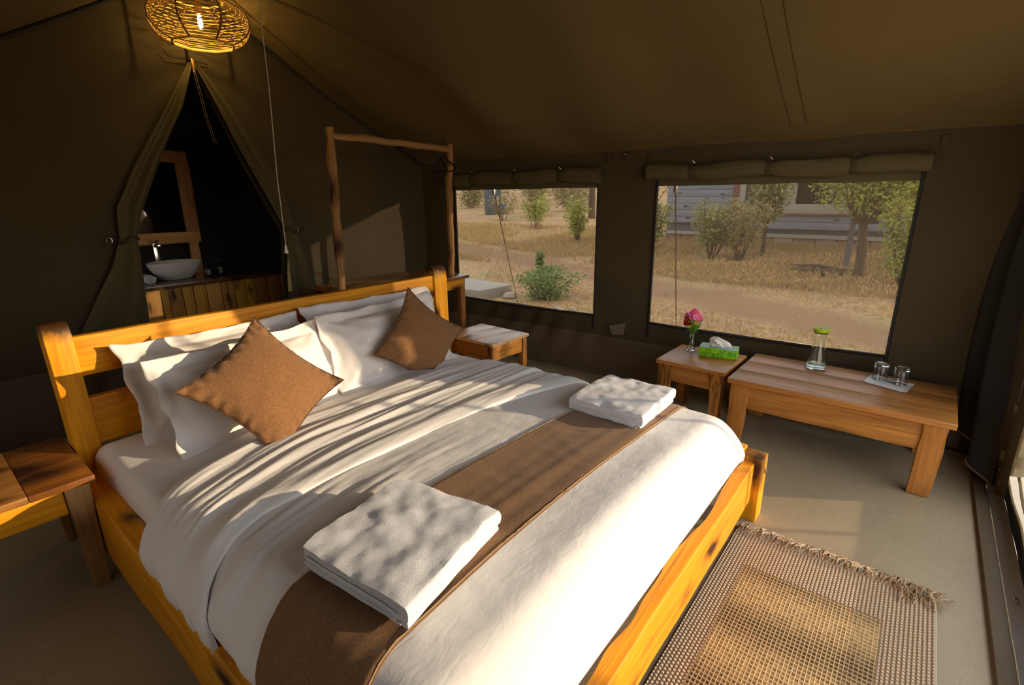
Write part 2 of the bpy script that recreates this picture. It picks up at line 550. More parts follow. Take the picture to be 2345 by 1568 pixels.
# pvc sill strip along the entrance, with eyelet
def strip(u, q):
    x = lerp(-.25, 3.36, u)
    return (x, YF-.005-.045*q, .022+.03*q+.006*nz(x*6, q*3, 2))
MAT_STRIP = plain('grey_pvc', (.16, .17, .17), .35)
sl = thing('entrance_sill', 'grey vinyl sill strip with eyelets along the entrance floor', 'sill', (0, 0, 0))
MB().grid(strip, 80, 4, True).build('vinyl_strip', MAT_STRIP, sl, smooth='open')
MB().grid(lambda u, q: (lerp(-.25, 3.36, u), YF-.06-.012*math.sin(q*PI)+.01*nz(u*12, q, 1), .02+.085*q), 60, 5, True).build('upright_flap', DARKC, sl, smooth='open')
MB().tube([(lerp(-.25, 3.33, u), YF-.06+.01*nz(u*12, 1, 1), .107) for u in np.linspace(0, 1, 50)], .005, 5).build('zip_tape', KHAKI, sl)
MB().tube([(lerp(-.25, 3.30, u), YF-.10+.012*nz(u*10, 4, 1), .10+.02*nz(u*4, 8, 0)) for u in np.linspace(0, 1, 50)], .007, 5).build('binding', KHAKI, sl)
for x in (.6, 1.4, 2.19, 2.9):
    th = np.linspace(0, 2*PI, 13)
    MB().tube([(x+.011*math.cos(a), YF-.028+.009*math.sin(a), .040+.006*math.sin(a)) for a in th], .003, 5).build('eyelet', STEEL, sl)

# gathered dark door curtain in the front corner
dc = thing('door_curtain', 'dark canvas entrance curtain gathered in the right corner by the coffee table', 'curtain', (0, 0, 0))
def curt(u, q):
    z = lerp(1.66, .06, q)
    w0 = interp(z, [.05, .2, .5, .9, 1.2, 1.66], [.40, .36, .28, .22, .16, .12])
    x = 3.575 - u*w0*1.2
    y = -.335 - .07*u + .035*math.sin(u*11+z*1.1)*sstep(1.66, 1.0, z) + .03*math.sin(PI*min(1, max(0, (1.3-z)/1.3)))*(1-u)
    z2 = z + .1*(1-u)*sstep(.3, .05, z) - .03*u*sstep(.3, .05, z)
    return (x, y, z2)
MB().grid(curt, 40, 50).build('drape', DARKC, dc, smooth='open')
MB().tube([Vector(curt(u, 1.0))+Vector((0, .004, 0)) for u in np.linspace(0, 1, 20)], .006, 5).build('zip_tape', KHAKI, dc)
for k in range(2):
    x = 3.10-.1*k
    MB().tube([(x, -.47, .16), (x, -.455, .135), (x+.008, -.45, .12), (x+.004, -.447, .09)], .004, 5).build('zip_pull', STEEL, dc)
# rolled khaki flap beside the entrance
rf = thing('rolled_flap', 'khaki canvas flap rolled up beside the tent entrance', 'rolled canvas', (0, 0, 0))
prof = []
rings = []
for z in np.linspace(.12, 1.6, 30):
    r = .055*(1-.35*sstep(.6, 1.4, z))
    cx, cy = 3.14-.05*(z-.12)*0, -.50
    rings.append([(cx+r*(1.35+.08*math.sin(5*a))*math.cos(a), cy+r*(.9+.1*math.sin(3*a+z*4))*math.sin(a), z) for a in np.linspace(0, 2*PI, 18)[:-1]])
MB().loft(rings).build('roll', KHAKI, rf)
for z, h in ((.17, .05), (.42, .03)):
    rings = [[(3.14+.078*math.cos(a), -.50+.058*math.sin(a), zz) for a in np.linspace(0, 2*PI, 18)[:-1]] for zz in (z, z+h)]
    MB().loft(rings, cap=False).build('strap', canvas('strap_canvas', (.2, .15, .08), (.22, .17, .09)) if z < .2 else KHAKI, rf)

# ------------------------------------------------------------------ mesh windows
def screen_mat(nm='window_mesh_screen', base=.30):
    m, t, b = new_mat(nm)
    b.inputs['Base Color'].default_value = (.16, .135, .105, 1)
    b.inputs['Roughness'].default_value = .9
    tr = N(t, 'ShaderNodeBsdfTransparent')
    mx = N(t, 'ShaderNodeMixShader')
    n = noise_tex(t, coords(t, (1, 110, 2.5)), 3.0, 3, .7)
    f = math_(t, 'ADD', math_(t, 'MULTIPLY', n, .10), base-.05)
    t.links.new(f, mx.inputs[0])
    t.links.new(b.outputs[0], mx.inputs[1])
    t.links.new(tr.outputs[0], mx.inputs[2])
    t.links.new(mx.outputs[0], t.nodes['Material Output'].inputs['Surface'])
    return m
SCREEN = screen_mat()
SCREEN2 = screen_mat('added_window_screen', .12)  # mostly opaque screen for the added left openings
def make_window(k, y0, y1, z0, z1, label):
    e = thing('window_%d' % k, label, None, (0, 0, 0))
    e['kind'] = 'structure'
    def sag(u): return -.018*math.sin(PI*u)
    mb = MB().grid(lambda u, q: (wallx(lerp(y0, y1, u))+.004, lerp(y0, y1, u), lerp(z0, z1, q)), 16, 8, True)
    mb.build('mesh_screen', SCREEN, e, smooth='open')
    def bar(pts, r): return MB().tube(pts, r, 6)
    X = lambda y, o=-.006: wallx(y)+o
    bar([(X(lerp(y0, y1, u)), lerp(y0, y1, u), z0-.003+sag(u)*.5) for u in np.linspace(0, 1, 16)], .010).build('bottom_binding', BLK, e)
    bar([(X(y0), y0, z0-.12), (X(y0), y0, z0), (X(y0), y0, (z0+z1)/2), (X(y0), y0, z1+.05)], .009).build('side_binding', BLK, e)
    bar([(X(y1), y1, z0-.12), (X(y1), y1, z0), (X(y1), y1, (z0+z1)/2), (X(y1), y1, z1+.05)], .009).build('side_binding', BLK, e)
    MB().grid(lambda u, q: (wallx(lerp(y0, y1, u))-.006, lerp(y0, y1, u), lerp(z1-.004+.006*nz(u*6, k, 0), z1+.05, q)), 20, 2, True).build('header_strip', CANVG, e, smooth='open')
    # rolled blind above
    r = thing('window_blind', {1: 'olive canvas blind rolled up above the larger right window', 2: 'olive canvas blind rolled up above the left window beside the clothes rack'}[k], 'blind', (0, 0, 0), 0, 'rolled window blinds')
    ya, yb = y0-.03, y1+.06
    rings = []
    ties = [ya+.22*(yb-ya)*1.0, (ya+yb)/2, yb-.2*(yb-ya)]
    for i in range(61):
        y = lerp(ya, yb, i/60)
        pinch = max(math.exp(-((y-q)/.045)**2) for q in ties)
        rr = .044*(1-.28*pinch)
        zc = z1+.085+.006*nz(y*3, k, 2)+.012*(1-pinch)*math.sin(y*9)*.5
        ring = []
        for j in range(16):
            a = 2*PI*j/16
            rad = rr*(1+.16*nz(math.cos(a)*1.5+y*2.5, math.sin(a)*1.5, k+3))
            ring.append((wallx(y)-.045+rad*.85*math.cos(a), y, zc+rad*1.15*math.sin(a)))
        rings.append(ring)
    MB().loft(rings).build('roll', CANVG, r)
    # spiral end layers
    for yy in (ya, yb):
        sp = [(wallx(yy)-.045+.036*(1-q*.75)*math.cos(q*15), yy-.003*(1 if yy == ya else -1), z1+.085+.042*(1-q*.75)*math.sin(q*15)) for q in np.linspace(0, 1, 40)]
        MB().tube(sp, .003, 4).build('rolled_edge', CANV, r)
    r_tie = []
    for q in ties:
        rings = [[(wallx(q)-.045+.036*math.cos(a), q+dy, z1+.085+.045*math.sin(a)) for a in np.linspace(0, 2*PI, 15)[:-1]] for dy in (-.013, .013)]
        r_tie.append(MB().loft(rings, cap=False).build('tie_strap', CANV, r))
        tsp = r_tie[-1]
        MB().tube([(wallx(q)-.05, q-.012, z1+.135), (wallx(q)-.06, q, z1+.15), (wallx(q)-.05, q+.012, z1+.135), (wallx(q)-.045, q, z1+.125)], .0022, 5).build('toggle', STEEL, tsp)
    return e
make_window(1, *HOLES[0], 'wide mesh window above the coffee table looking out on dry grass')
make_window(2, *HOLES[1], 'mesh window beside the clothes rack looking out on scrub')
for k, (y0, y1) in enumerate(LH):
    e = thing('window_%d' % (3+k), 'mesh opening added in the unseen left tent wall for fill light', None)
    e['kind'] = 'structure'
    MB().grid(lambda u, q: (XL-.004, lerp(y0, y1, u), lerp(.42, 1.52, q)), 8, 6).build('mesh_screen', SCREEN2, e, smooth='open')
    for yy in (y0, y1): MB().tube([(XL+.006, yy, .475), (XL+.006, yy, 1.45)], .009, 6).build('side_binding', BLK, e)
# hanging loops at the eave, pale patch on the wall
for y, z, s in ((1.896, 1.665, .016), (1.754, 1.67, .016), (1.58, 1.64, .02), (.01, 1.66, .022)):
    X = wallx(y)-.012
    MB().box(X-.004, X+.006, y-s*.7, y+s*.7, z-.045, z+.01).build('eave_loop', CANV, wr, bevel=.003)
th = np.linspace(0, 2*PI, 13)
MB().tube([(wallx(1.754)-.022, 1.754+.017*math.cos(a), 1.655+.013*math.sin(a)) for a in th], .0025, 5).build('eave_ring', STEEL, wr)
a = MB()
X = wallx(1.76)-.018
a.add([(X, 1.834, .405), (X, 1.696, .445), (X, 1.713, .352), (X, 1.80, .335), (X+.012, 1.834, .405), (X+.012, 1.696, .445), (X+.012, 1.713, .352), (X+.012, 1.80, .335)], [(0, 1, 2, 3), (7, 6, 5, 4), (0, 4, 5, 1), (1, 5, 6, 2), (2, 6, 7, 3), (3, 7, 4, 0)])
a.build('repair_patch', plain('patch_cloth', (.17, .14, .10), .8), wr)
MB().lathe([(.0, -.004), (.006, 0), (.0, .004)], (wallx(-.1)-.01, -.12, .62), 8).build('snap_stud', STEEL, wr)

# ------------------------------------------------------------------ bathroom doorway
def flap(name, label, zi, xi, xo, sgn):
    e = thing(name, label, 'door flap', (0, 0, 0))
    tie_z = 1.16
    def fn(u, q):
        z = lerp(2.25, .0, q)
        a, b2 = interp(z, zi, xi), interp(z, zi, xo)
        x = lerp(a, b2, u)
        g = math.exp(-((z-tie_z)/.14)**2)
        amp = .03*(1-.55*g)*sstep(2.3, 1.9, z)
        y = backy(x) - .045 - amp*(1+math.sin(u*9.5+sgn*1.0+.6*nz(z*2, u*2, 1)))*(1-.75*u) - .01*nz(u*3, z*3, 8)
        return (x, y, z)
    MB().grid(fn, 44, 70, sgn < 0).build('drape', CANVG, e, smooth='open')
    x0, x1 = interp(tie_z, zi, xi), interp(tie_z, zi, xo)
    pts = [(lerp(x0, x1, q), backy(lerp(x0, x1, q))-.055-.045*math.sin(PI*q)**.5, tie_z+.02*math.sin(q*5)) for q in np.linspace(-.02, 1.05, 14)]
    MB().tube(pts, .007, 6).build('tie_band', CANV, e)
    xt = interp(tie_z, zi, xo)-.03*(-sgn)
    for k in range(2):
        MB().tube([(xt-.02+.045*k+.014*math.cos(a), backy(xt)-.05, tie_z+.017*math.sin(a)) for a in np.linspace(0, 2*PI, 13)], .0025, 5).build('tie_ring', [STEEL, BLK][k], e)
    return e
zi = [0, .6, .84, 1.0, 1.17, 1.35, 1.6, 1.97, 2.25]
flap('door_flap', 'left olive door flap tied back beside the washbasin', zi, [1.03, 1.03, 1.045, 1.055, 1.065, 1.12, 1.24, 1.455, 1.558], [.50, .66, .80, .90, .97, .985, 1.12, 1.36, 1.535], -1)
flap('door_flap', 'right olive door flap tied back near the pull cord', zi, [1.94, 1.94, 1.96, 1.985, 2.0, 1.915, 1.80, 1.655, 1.562], [2.33, 2.22, 2.17, 2.13, 2.09, 2.06, 1.98, 1.78, 1.585], 1)
zp = thing('zip_pull', 'brass zip pull with two thin cords at the top of the doorway', 'zip pull', (0, 0, 0))
yb_ = backy(1.555)-.05
MB().box(1.548, 1.566, yb_-.01, yb_, 2.19, 2.27).build('slider', BRASS, zp, bevel=.003)
for dx in (0, .012):
    MB().tube([(1.548+dx, yb_-.012, 2.19), (1.56+dx, yb_-.02, 2.05), (1.575+dx, yb_-.02, 1.9), (1.60+dx*1.3, yb_-.02, 1.76)], .0016, 5).build('cord', plain('tan_cord', (.20, .15, .09), .9), zp)
MB().tube([(1.40, yb_+.02, 2.30), (1.43, yb_+.012, 2.262), (1.50, yb_+.01, 2.262), (1.66, yb_+.02, 2.255)], .003, 4).build('seam_line', BLK, zp)
# dark washroom behind
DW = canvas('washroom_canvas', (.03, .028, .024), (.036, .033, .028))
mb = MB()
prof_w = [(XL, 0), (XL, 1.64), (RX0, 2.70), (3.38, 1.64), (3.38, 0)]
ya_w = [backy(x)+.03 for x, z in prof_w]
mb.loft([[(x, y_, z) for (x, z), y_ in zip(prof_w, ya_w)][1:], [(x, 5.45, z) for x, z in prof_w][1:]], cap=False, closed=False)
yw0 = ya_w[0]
for y0_, y1_, z0_, z1_ in ((yw0, 4.22, 0, 1.64), (4.72, 5.45, 0, 1.64), (4.22, 4.72, 0, .65), (4.22, 4.72, 1.45, 1.64)):  # side wall leaves a hole, added to light the counter
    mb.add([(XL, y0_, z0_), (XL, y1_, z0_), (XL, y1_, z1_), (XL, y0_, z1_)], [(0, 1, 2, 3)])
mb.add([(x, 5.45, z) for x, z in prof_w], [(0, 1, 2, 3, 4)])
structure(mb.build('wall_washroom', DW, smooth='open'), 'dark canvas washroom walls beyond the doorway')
vc = thing('vanity_counter', 'plank-fronted wooden washroom counter under the white basin', 'counter', (0, 4.75, 0))
VT = wood('vanity_top', 0, light=(.20, .09, .03), dark=(.10, .04, .015), rough=.15, coat=.6)
VP = [wood('vanity_plank_%d' % k, 2, light=l, dark=d, knots=.12, rough=.5, coat=0) for k, (l, d) in enumerate((((.80, .46, .07), (.60, .31, .05)), ((.85, .50, .13), (.62, .34, .08)), ((.62, .32, .08), (.42, .20, .05))))]
MB().box(.75, 2.9, -.02, .62, .70, .735).build('countertop', VT, vc, bevel=.004)
x = .76
k = 0
random.seed(3)
while x < 2.85:
    wd = random.choice((.085, .10, .12, .055, .115))
    MB().box(x, x+wd-.005, -.004+random.uniform(-.003, .003), .016, .02, .698).build('plank', VP[random.choice((0, 0, 1, 2))], vc, bevel=.003)
    x += wd
    k += 1
MB().box(.76, 2.88, .58, .60, .02, .698).build('back_panel', VP[2], vc)
bs = thing('wash_basin', 'oval white ceramic washbasin on the washroom counter', 'washbasin', (1.585, 5.02, .736))
prof = [(.02, 0), (.105, .0), (.125, .01), (.165, .06), (.195, .11), (.207, .145), (.203, .15), (.197, .145), (.18, .10), (.14, .045), (.06, .02), (.02, .018)]
MB().lathe([(max(r, .001), z) for r, z in prof], (0, 0, 0), 40, sx=1.0, sy=.78).build('bowl', WHITEP, bs)
MB().lathe([(.001, .0185), (.018, .0185), (.018, .022), (.001, .024)], (0, 0, 0), 16).build('drain', STEEL, bs)
fc = thing('faucet', 'tall square chrome faucet behind the washbasin', 'faucet', (1.53, 5.22, .735))
CHROME = plain('chrome', (.65, .63, .6), .15, 1.0)
MB().box(-.022, .022, -.02, .02, 0, .30).build('column', CHROME, fc, bevel=.003)
MB().box(-.018, .018, -.13, .02, .272, .295).build('spout', CHROME, fc, bevel=.003)
beam((0, .01, .305), (0, -.07, .325), (1, 0, 0), .03, (0, .2, 1), .012, 2).build('lever', CHROME, fc)
mr = thing('mirror', 'rough wood framed mirror standing behind the washbasin', 'mirror', (1.60, 5.30, 1.02))
MF = wood('mirror_frame_wood_x', 0, light=(.80, .45, .17), dark=(.60, .30, .10), knots=.4, coat=0, rough=.6)
MFZ = wood('mirror_frame_wood_z', 2, light=(.52, .24, .10), dark=(.38, .16, .06), knots=.4, coat=0, rough=.6)
beam((-.24, 0, .045), (.33, 0, .045), (0, 0, 1), .10, (0, 1, 0), .03, 8, .05, 4).build('bottom_rail', MF, mr, bevel=.004)
beam((-.24, 0, .755), (.33, 0, .735), (0, 0, 1), .10, (0, 1, 0), .03, 8, .05, 5).build('top_rail', MFZ, mr, bevel=.004)
beam((.28, .0, .09), (.285, 0, .70), (1, 0, 0), .105, (0, 1, 0), .03, 8, .05, 6).build('stile', MFZ, mr, bevel=.004)
beam((-.2, .0, .09), (-.2, 0, .70), (1, 0, 0), .09, (0, 1, 0), .03, 8, .05, 7).build('stile', MFZ, mr, bevel=.004)
MB().box(-.17, .24, .004, .012, .08, .71).build('mirror_glass', plain('mirror_glass', (.5, .52, .55), .03, 1.0), mr)
beam((.265, .005, -.285), (.265, .005, .0), (1, 0, 0), .075, (0, 1, 0), .03, 4, .05, 8).build('support_post', MF, mr)
tr_ = thing('towel_roll', 'small rolled white towel beside the washbasin', 'towel', (1.345, 4.93, .737))
rings = []
for y in np.linspace(-.06, .10, 10):
    rr = .040*(1 if y < .06 else 1-(y-.06)*4)
    rings.append([(rr*1.15*math.cos(a)+.004*math.sin(5*a), y, .036+rr*.9*math.sin(a)) for a in np.linspace(0, 2*PI, 22)[:-1]])
MB().loft(rings).build('roll', TERRY, tr_)
MB().tube([(.036*(1-q*.85)*math.cos(q*16), -.062, .036+.03*(1-q*.85)*math.sin(q*16)) for q in np.linspace(0, 1, 50)], .004, 5).build('rolled_end', TERRY, tr_)
for (x, y, h, lab) in ((1.80, 4.92, .12, 'dark soap bottle nearer the washbasin with pale print'), (1.905, 4.93, .135, 'dark soap bottle farther right of the washbasin')):
    o = thing('soap_bottle', lab, 'bottle', (x, y, .737), 0, 'dark bottles on the washroom counter')
    bb_ = MB().lathe([(.001, 0), (.027, 0), (.029, .005), (.029, h*.65), (.022, h*.75), (.010, h*.80), (.010, h*.9)], (0, 0, 0), 18).build('bottle_body', plain('dark_amber', (.01, .008, .007), .1), o)
    MB().lathe([(.011, h*.88), (.012, h*.9), (.012, h), (.001, h)], (0, 0, 0), 14).build('pump_cap', BLACKP, o)
    MB().box(-.014, .014, -.0305, -.0285, h*.2, h*.55).build('print_label', plain('print', (.25, .25, .26), .4), bb_)

# ------------------------------------------------------------------ bed frame
bed = thing('bed', 'wide varnished knotty wood bed frame with slatted headboard', 'bed', (1.27, 1.45, 0))
BX, BY = 1.27, 1.45
def L(x, y, z): return (x-BX, y-BY, z)
YH = 2.528
for (xa, xb, sd_) in ((.318, .402, 1), (2.292, 2.40, 2)):
    rings = []
    prof = [(0, 0), (.3, 0), (.6, .006), (.85, .015), (.905, .018), (.935, .03), (.948, .05)]
    for z, lean in prof:
        k = (1+.06*nz(z*4, sd_, 0))
        yb0, yb1 = YH-.03+lean, YH+.075+lean*.6
        if z > .92: yb1 = YH+.07
        rings.append([L(xa-.004*nz(z*5, sd_, 2), yb0, z), L(xb+.01*nz(z*3, sd_, 5), yb0, z), L(xb+.01*nz(z*3, sd_, 5), yb1, z), L(xa-.004*nz(z*5, sd_, 2), yb1, z)])
    MB().loft(rings).build('head_post', WZB, bed, bevel=.008)
beam(L(.40, YH+.022, .808), L(2.30, YH+.022, .808), (0, 0, 1), .162, (0, 1, 0), .045, 24, .03, 11).build('head_rail', WX, bed, bevel=.006)
beam(L(.39, YH+.018, .535), L(2.31, YH+.018, .535), (0, 0, 1), .20, (0, 1, 0), .04, 24, .03, 12).build('head_slat', WX, bed, bevel=.006)
# side rails: thick live-edge boards
for xc, s in ((.330, 31), (2.205, 32)):
    rings = []
    for i in range(41):
        y = lerp(.47, YH, i/40)
        wi, wo_ = .045*(1+.25*nz(y*2.5, s, 0)), .037*(1+.16*nz(y*2.2, s, 4))
        zt = .325 + .012*nz(y*1.7, s, 7)+(.02*sstep(.5, 2.2, y))
        rings.append([L(xc-wo_, y, .105), L(xc+wi, y, .105), L(xc+wi, y, zt-.012), L(xc+wi*.7, y, zt), L(xc-wo_*.8, y, zt), L(xc-wo_, y, zt-.01)])
    MB().loft(rings).build('side_rail', WY, bed, bevel=.004)
# foot rail with a wavy inner edge
rings = []
for i in range(61):
    x = lerp(.36, 2.158, i/60)
    inn = .046*(1+.34*nz(x*3.3, 5, 1)+.14*nz(x*9, 5, 2))
    fo = .414+.004*nz(x*3, 1, 1)
    zt = .281+.004*nz(x*2.4, 8, 1)
    rings.append([L(x, fo, .100), L(x, fo, zt-.004), L(x, fo+.004, zt), L(x, fo+inn, zt+.003), L(x, fo+inn+.004, zt-.02), L(x, fo+inn-.006, .10)])
MB().loft(rings).build('foot_rail', wood('varnished_wood_foot', 0, light=(.84, .34, .014), dark=(.55, .18, .008), knots=.6, flat=1), bed, bevel=.003)
for xa, xb in ((2.157, 2.243), (.285, .372)):
    fp_ = MB().loft([[L(xa, .385, z), L(xb, .385-.003, z), L(xb-.004, .482, z), L(xa, .482, z)] for z in (0, .1, .2, .307)]).build('foot_post', WZF, bed, bevel=.005)
    ob = MB().lathe([(.001, -.004), (.012, -.004), (.013, .004), (.007, .006), (.001, .006)], (0, 0, 0), 12).build('bolt', STEEL, fp_)
    ob.location = L((xa+xb)/2+.018, .382, .232)
    ob.rotation_euler = (PI/2, 0, 0)
for i in range(6):
    y = lerp(.75, 2.3, i/5)
    MB().box(.36-BX, 2.19-BX, y-.04-BY, y+.04-BY, .20, .222).build('bed_slat', WX, bed)

# ------------------------------------------------------------------ bedding
def side_profile(n_top, x0, x1, r0, r1, d0, d1):
    """positions with height factors: vertical drop, rounded shoulder, top, shoulder, drop"""
    xs, gs = [], []
    for q in np.linspace(0, 1, 8)[:-1]: xs.append(x0); gs.append(q*d0)
    for a in np.linspace(0, PI/2, 9)[:-1]: xs.append(x0+r0*(1-math.cos(a))); gs.append(d0+(1-d0)*math.sin(a))
    for q in np.linspace(0, 1, n_top): xs.append(lerp(x0+r0, x1-r1, q)); gs.append(1.0)
    for a in np.linspace(PI/2, 0, 9)[1:]: xs.append(x1-r1*(1-math.cos(a))); gs.append(d1+(1-d1)*math.sin(a))
    for q in np.linspace(1, 0, 8)[1:]: xs.append(x1); gs.append(q*d1)
    return xs, gs
# mattress
def mat_z(x, y): return .450 + .012*(1-((x-1.26)/.95)**2) + .004*nz(x*4, y*4, 1)
xs, gx = side_profile(40, .365, 2.165, .05, .05, .72, .72)
ysm, gy = side_profile(40, .53, 2.50, .06, .06, .7, .7)
mb = MB()
nx, ny = len(xs), len(ysm)
for j in range(ny):
    for i in range(nx):
        x, y = xs[i], ysm[j]
        g = gx[i]*gy[j]
        bul = .012*nz(y*7, g*5, 3)*(1-gx[i]) if gx[i] < 1 else 0
        wr_ = .006*nz(x*9+y*5, y*14, 7)*(math.exp(-((x-.42)/.15)**2))
        mb.v.append((x-1.26+(bul if x < 1 else -bul), y-1.5, .235+(mat_z(x, y)-.235)*g+wr_*g))
for j in range(ny-1):
    for i in range(nx-1):
        a = j*nx+i
        mb.f.append((a, a+1, a+nx+1, a+nx))
mt = thing('mattress', 'mattress in a fitted white sheet on the bed frame', 'mattress', (1.26, 1.5, 0))
mb.build('fitted_sheet', SHEET, mt, smooth=True)
def ytop(x): return interp(x, [.31, .37, .57, .98, 1.34, 1.9, 2.16], [1.70, 1.765, 1.85, 1.92, 1.93, 1.93, 1.80])
def yhem(x): return interp(x, [.28, .32, .37, .54, .75, 1.0, 1.46, 1.75, 2.0, 2.17], [1.12, 1.25, 1.32, 1.385, 1.385, 1.38, 1.36, 1.31, 1.245, 1.2])
def crown(x): return .034*(1-abs((x-1.22)/.95)**2.6)
def duvet_z(x, y):
    z = .483 + crown(x) + .006*math.sin(PI*min(1, max(0, (y-.4)/1.4)))
    # ripples under the fold on the left
    a = math.exp(-((x-.55)/.45)**2)*sstep(.95, 1.3, y)
    yw = y + .30*max(0, .95-x)**2
    z += .013*a*nz(x*2.2+yw*2, yw*26, 2) + .006*a*nz(x*5, yw*50, 8)
    z += .006*nz(x*2.0, yw*5, 4) + .0016*nz(x*9, y*9, 6) + .0012*nz(x*22+3*y, y*14, 9)
    z += .010*math.exp(-((y-1.22-.10*(x-.9))/.05)**2)*sstep(.35, .55, x)*sstep(1.3, .8, x)
    return z
DX0, DX1 = .338, 2.172
XS, GX = side_profile(150, DX0, DX1, .13, .14, .45, .45)
def duvet_pt(x, gxv, y, gyv, off=0.0):
    g = gxv*gyv
    zb = .265 if gyv < 1 else .285
    z = zb + (duvet_z(x, y)-zb)*g + off*g
    xx = x
    if x < .6:
        xx = x - .03*math.sin(PI*min(1, gxv*1.15))*(1 if gxv < 1 else 0) - off*(1-gxv)
        if gxv < .95: xx += .010*nz(y*11, gxv*2, 5)
    elif x > 1.9:
        xx = x + .012*math.sin(PI*gxv)*(1 if gxv < 1 else 0) + off*(1-gxv)
        xx -= .07*(1-gyv)**1.5
    yy = y - .018*math.sin(PI*gyv)*(1 if gyv < 1 else 0)
    return (xx-1.25, yy-1.0, z)
YS, GY = [], []
for q in np.linspace(0, 1, 8)[:-1]: YS.append(.474); GY.append(q*.42)
for q in np.linspace(0, 1, 34)[:-1]:
    d_ = .14*q**1.5
    YS.append(.474+d_); GY.append(.42+.58*(1-(1-d_/.14)**2.6))
for y in np.linspace(.614, 1.62, 108): YS.append(float(y)); GY.append(1.0)
dv = thing('duvet', 'white cotton duvet with its top folded down over the bed', 'duvet', (1.25, 1.0, 0))
mb = MB()
nx, ny = len(XS), len(YS)
for j in range(ny):
    for i in range(nx): mb.v.append(duvet_pt(XS[i], GX[i], YS[j], GY[j]))
for j in range(ny-1):
    for i in range(nx-1):
        a = j*nx+i
        mb.f.append((a, a+1, a+nx+1, a+nx))
mb.build('cover', DUVET, dv, smooth=True)
# folded-down top
def fold_z(x, y, q):
    z = .490 + crown(x) + .006*math.sin(PI*q)
    yw = y + .42*max(0, .95-x)**2 + .05*max(0, x-1.7)**2 - .04*x
    amp = .35+.65*sstep(.0, .5, q)*sstep(1.05, .75, q)
    z += amp*(.016*nz(x*1.1+yw*1.5, yw*15, 3) + .008*nz(x*2.1+4, yw*33+x, 12) + .004*nz(x*4, yw*60, 21))
    z += .014*math.exp(-((q-.10)/.10)**2) + .010*math.exp(-((q-.28)/.13)**2)*nz(x*1.3, 3, 3)
    return z
NV = 74
mb = MB()
nx = len(XS)
qs = [0]*3 + list(np.linspace(0, 1, NV)) + [1]*3
th_ = [.0, .4, .8] + [1]*NV + [.8, .4, 0]
for q, tk in zip(qs, th_):
    for i in range(nx):
        x, gv = XS[i], GX[i]
        yA, yB = yhem(x), ytop(x)
        if gv < 1 and x < .6: yA -= .10*(1-gv); yB -= .05*(1-gv)
        y = lerp(yA, yB, q)
        e = min(q, 1-q)*(yB-yA)
        rd = 1 if e > .02 else math.sqrt(max(0, 1-(1-e/.02)**2))*.5+.5
        top = fold_z(x, y, q)
        base = (duvet_z(x, y)-.002 if q < .5 else mat_z(x, y)-.004)
        if tk < 1: top = base + (top-base)*tk*.5
        else: top = base + (top-base)*rd
        zb = .285
        z = zb + (top-zb)*gv
        out = .022*tk*(1-gv)+.006
        xx = x
        if x < .6:
            xx = x - out - .028*math.sin(PI*min(1, gv*1.15))*(1 if gv < 1 else 0)
            if gv < .97: xx -= .008*nz(y*30, gv*1.5, 5)+.006*nz(y*60, gv, 2)
        elif x > 1.9: xx = x + out
        mb.v.append((xx-1.25, y-1.0, z))
for j in range(len(qs)-1):
    for i in range(nx-1):
        a = j*nx+i
        mb.f.append((a, a+1, a+nx+1, a+nx))
mb.build('turned_down_fold', DUVET, dv, smooth=True)
# runner
def r_hi(x): return interp(x, [.28, .33, .38, .49, .88, 1.40, 1.66, 2.17], [.90, .995, 1.045, 1.06, 1.085, 1.065, 1.05, 1.03])
def r_lo(x): return interp(x, [.28, .39, .5, .61, .84, 1.17, 2.0, 2.17], [.66, .695, .72, .722, .73, .735, .715, .71])
ru = thing('bed_runner', 'brown tweed bed runner across the foot of the duvet', 'bed runner', (1.25, 1.0, 0))
mb = MB()
NR = 46
for j in range(NR+1):
    q = j/NR
    edge = 0 if j in (0, NR) else 1
    for i in range(nx):
        x, gv = XS[i], GX[i]
        y = lerp(r_lo(x), r_hi(x), q)
        if gv < 1 and x < .6: y -= .05*(1-gv)
        off = .006 if edge else .0005
        off += .0035*nz(x*1.4+3*y, y*22, 13)*edge
        p = duvet_pt(x, gv, y, 1.0, off)
        if x < .6 and gv < 1: p = (p[0]-.006*edge, p[1], p[2])
        mb.v.append(p)
for j in range(NR):
    for i in range(nx-1):
        a = j*nx+i
        mb.f.append((a, a+1, a+nx+1, a+nx))
rc_ = mb.build('cloth', TWEED2, ru, smooth=True)
for q in (.012, .988):
    pts = []
    for i in range(0, nx, 2):
        y = lerp(r_lo(XS[i]), r_hi(XS[i]), q)
        if GX[i] < 1 and XS[i] < .6: y -= .05*(1-GX[i])
        p = duvet_pt(XS[i], GX[i], y, 1.0, .006)
        pts.append(p)
    MB().tube(pts, .0022, 5).build('hem', plain('runner_hem', (.30, .20, .10), .9), rc_)

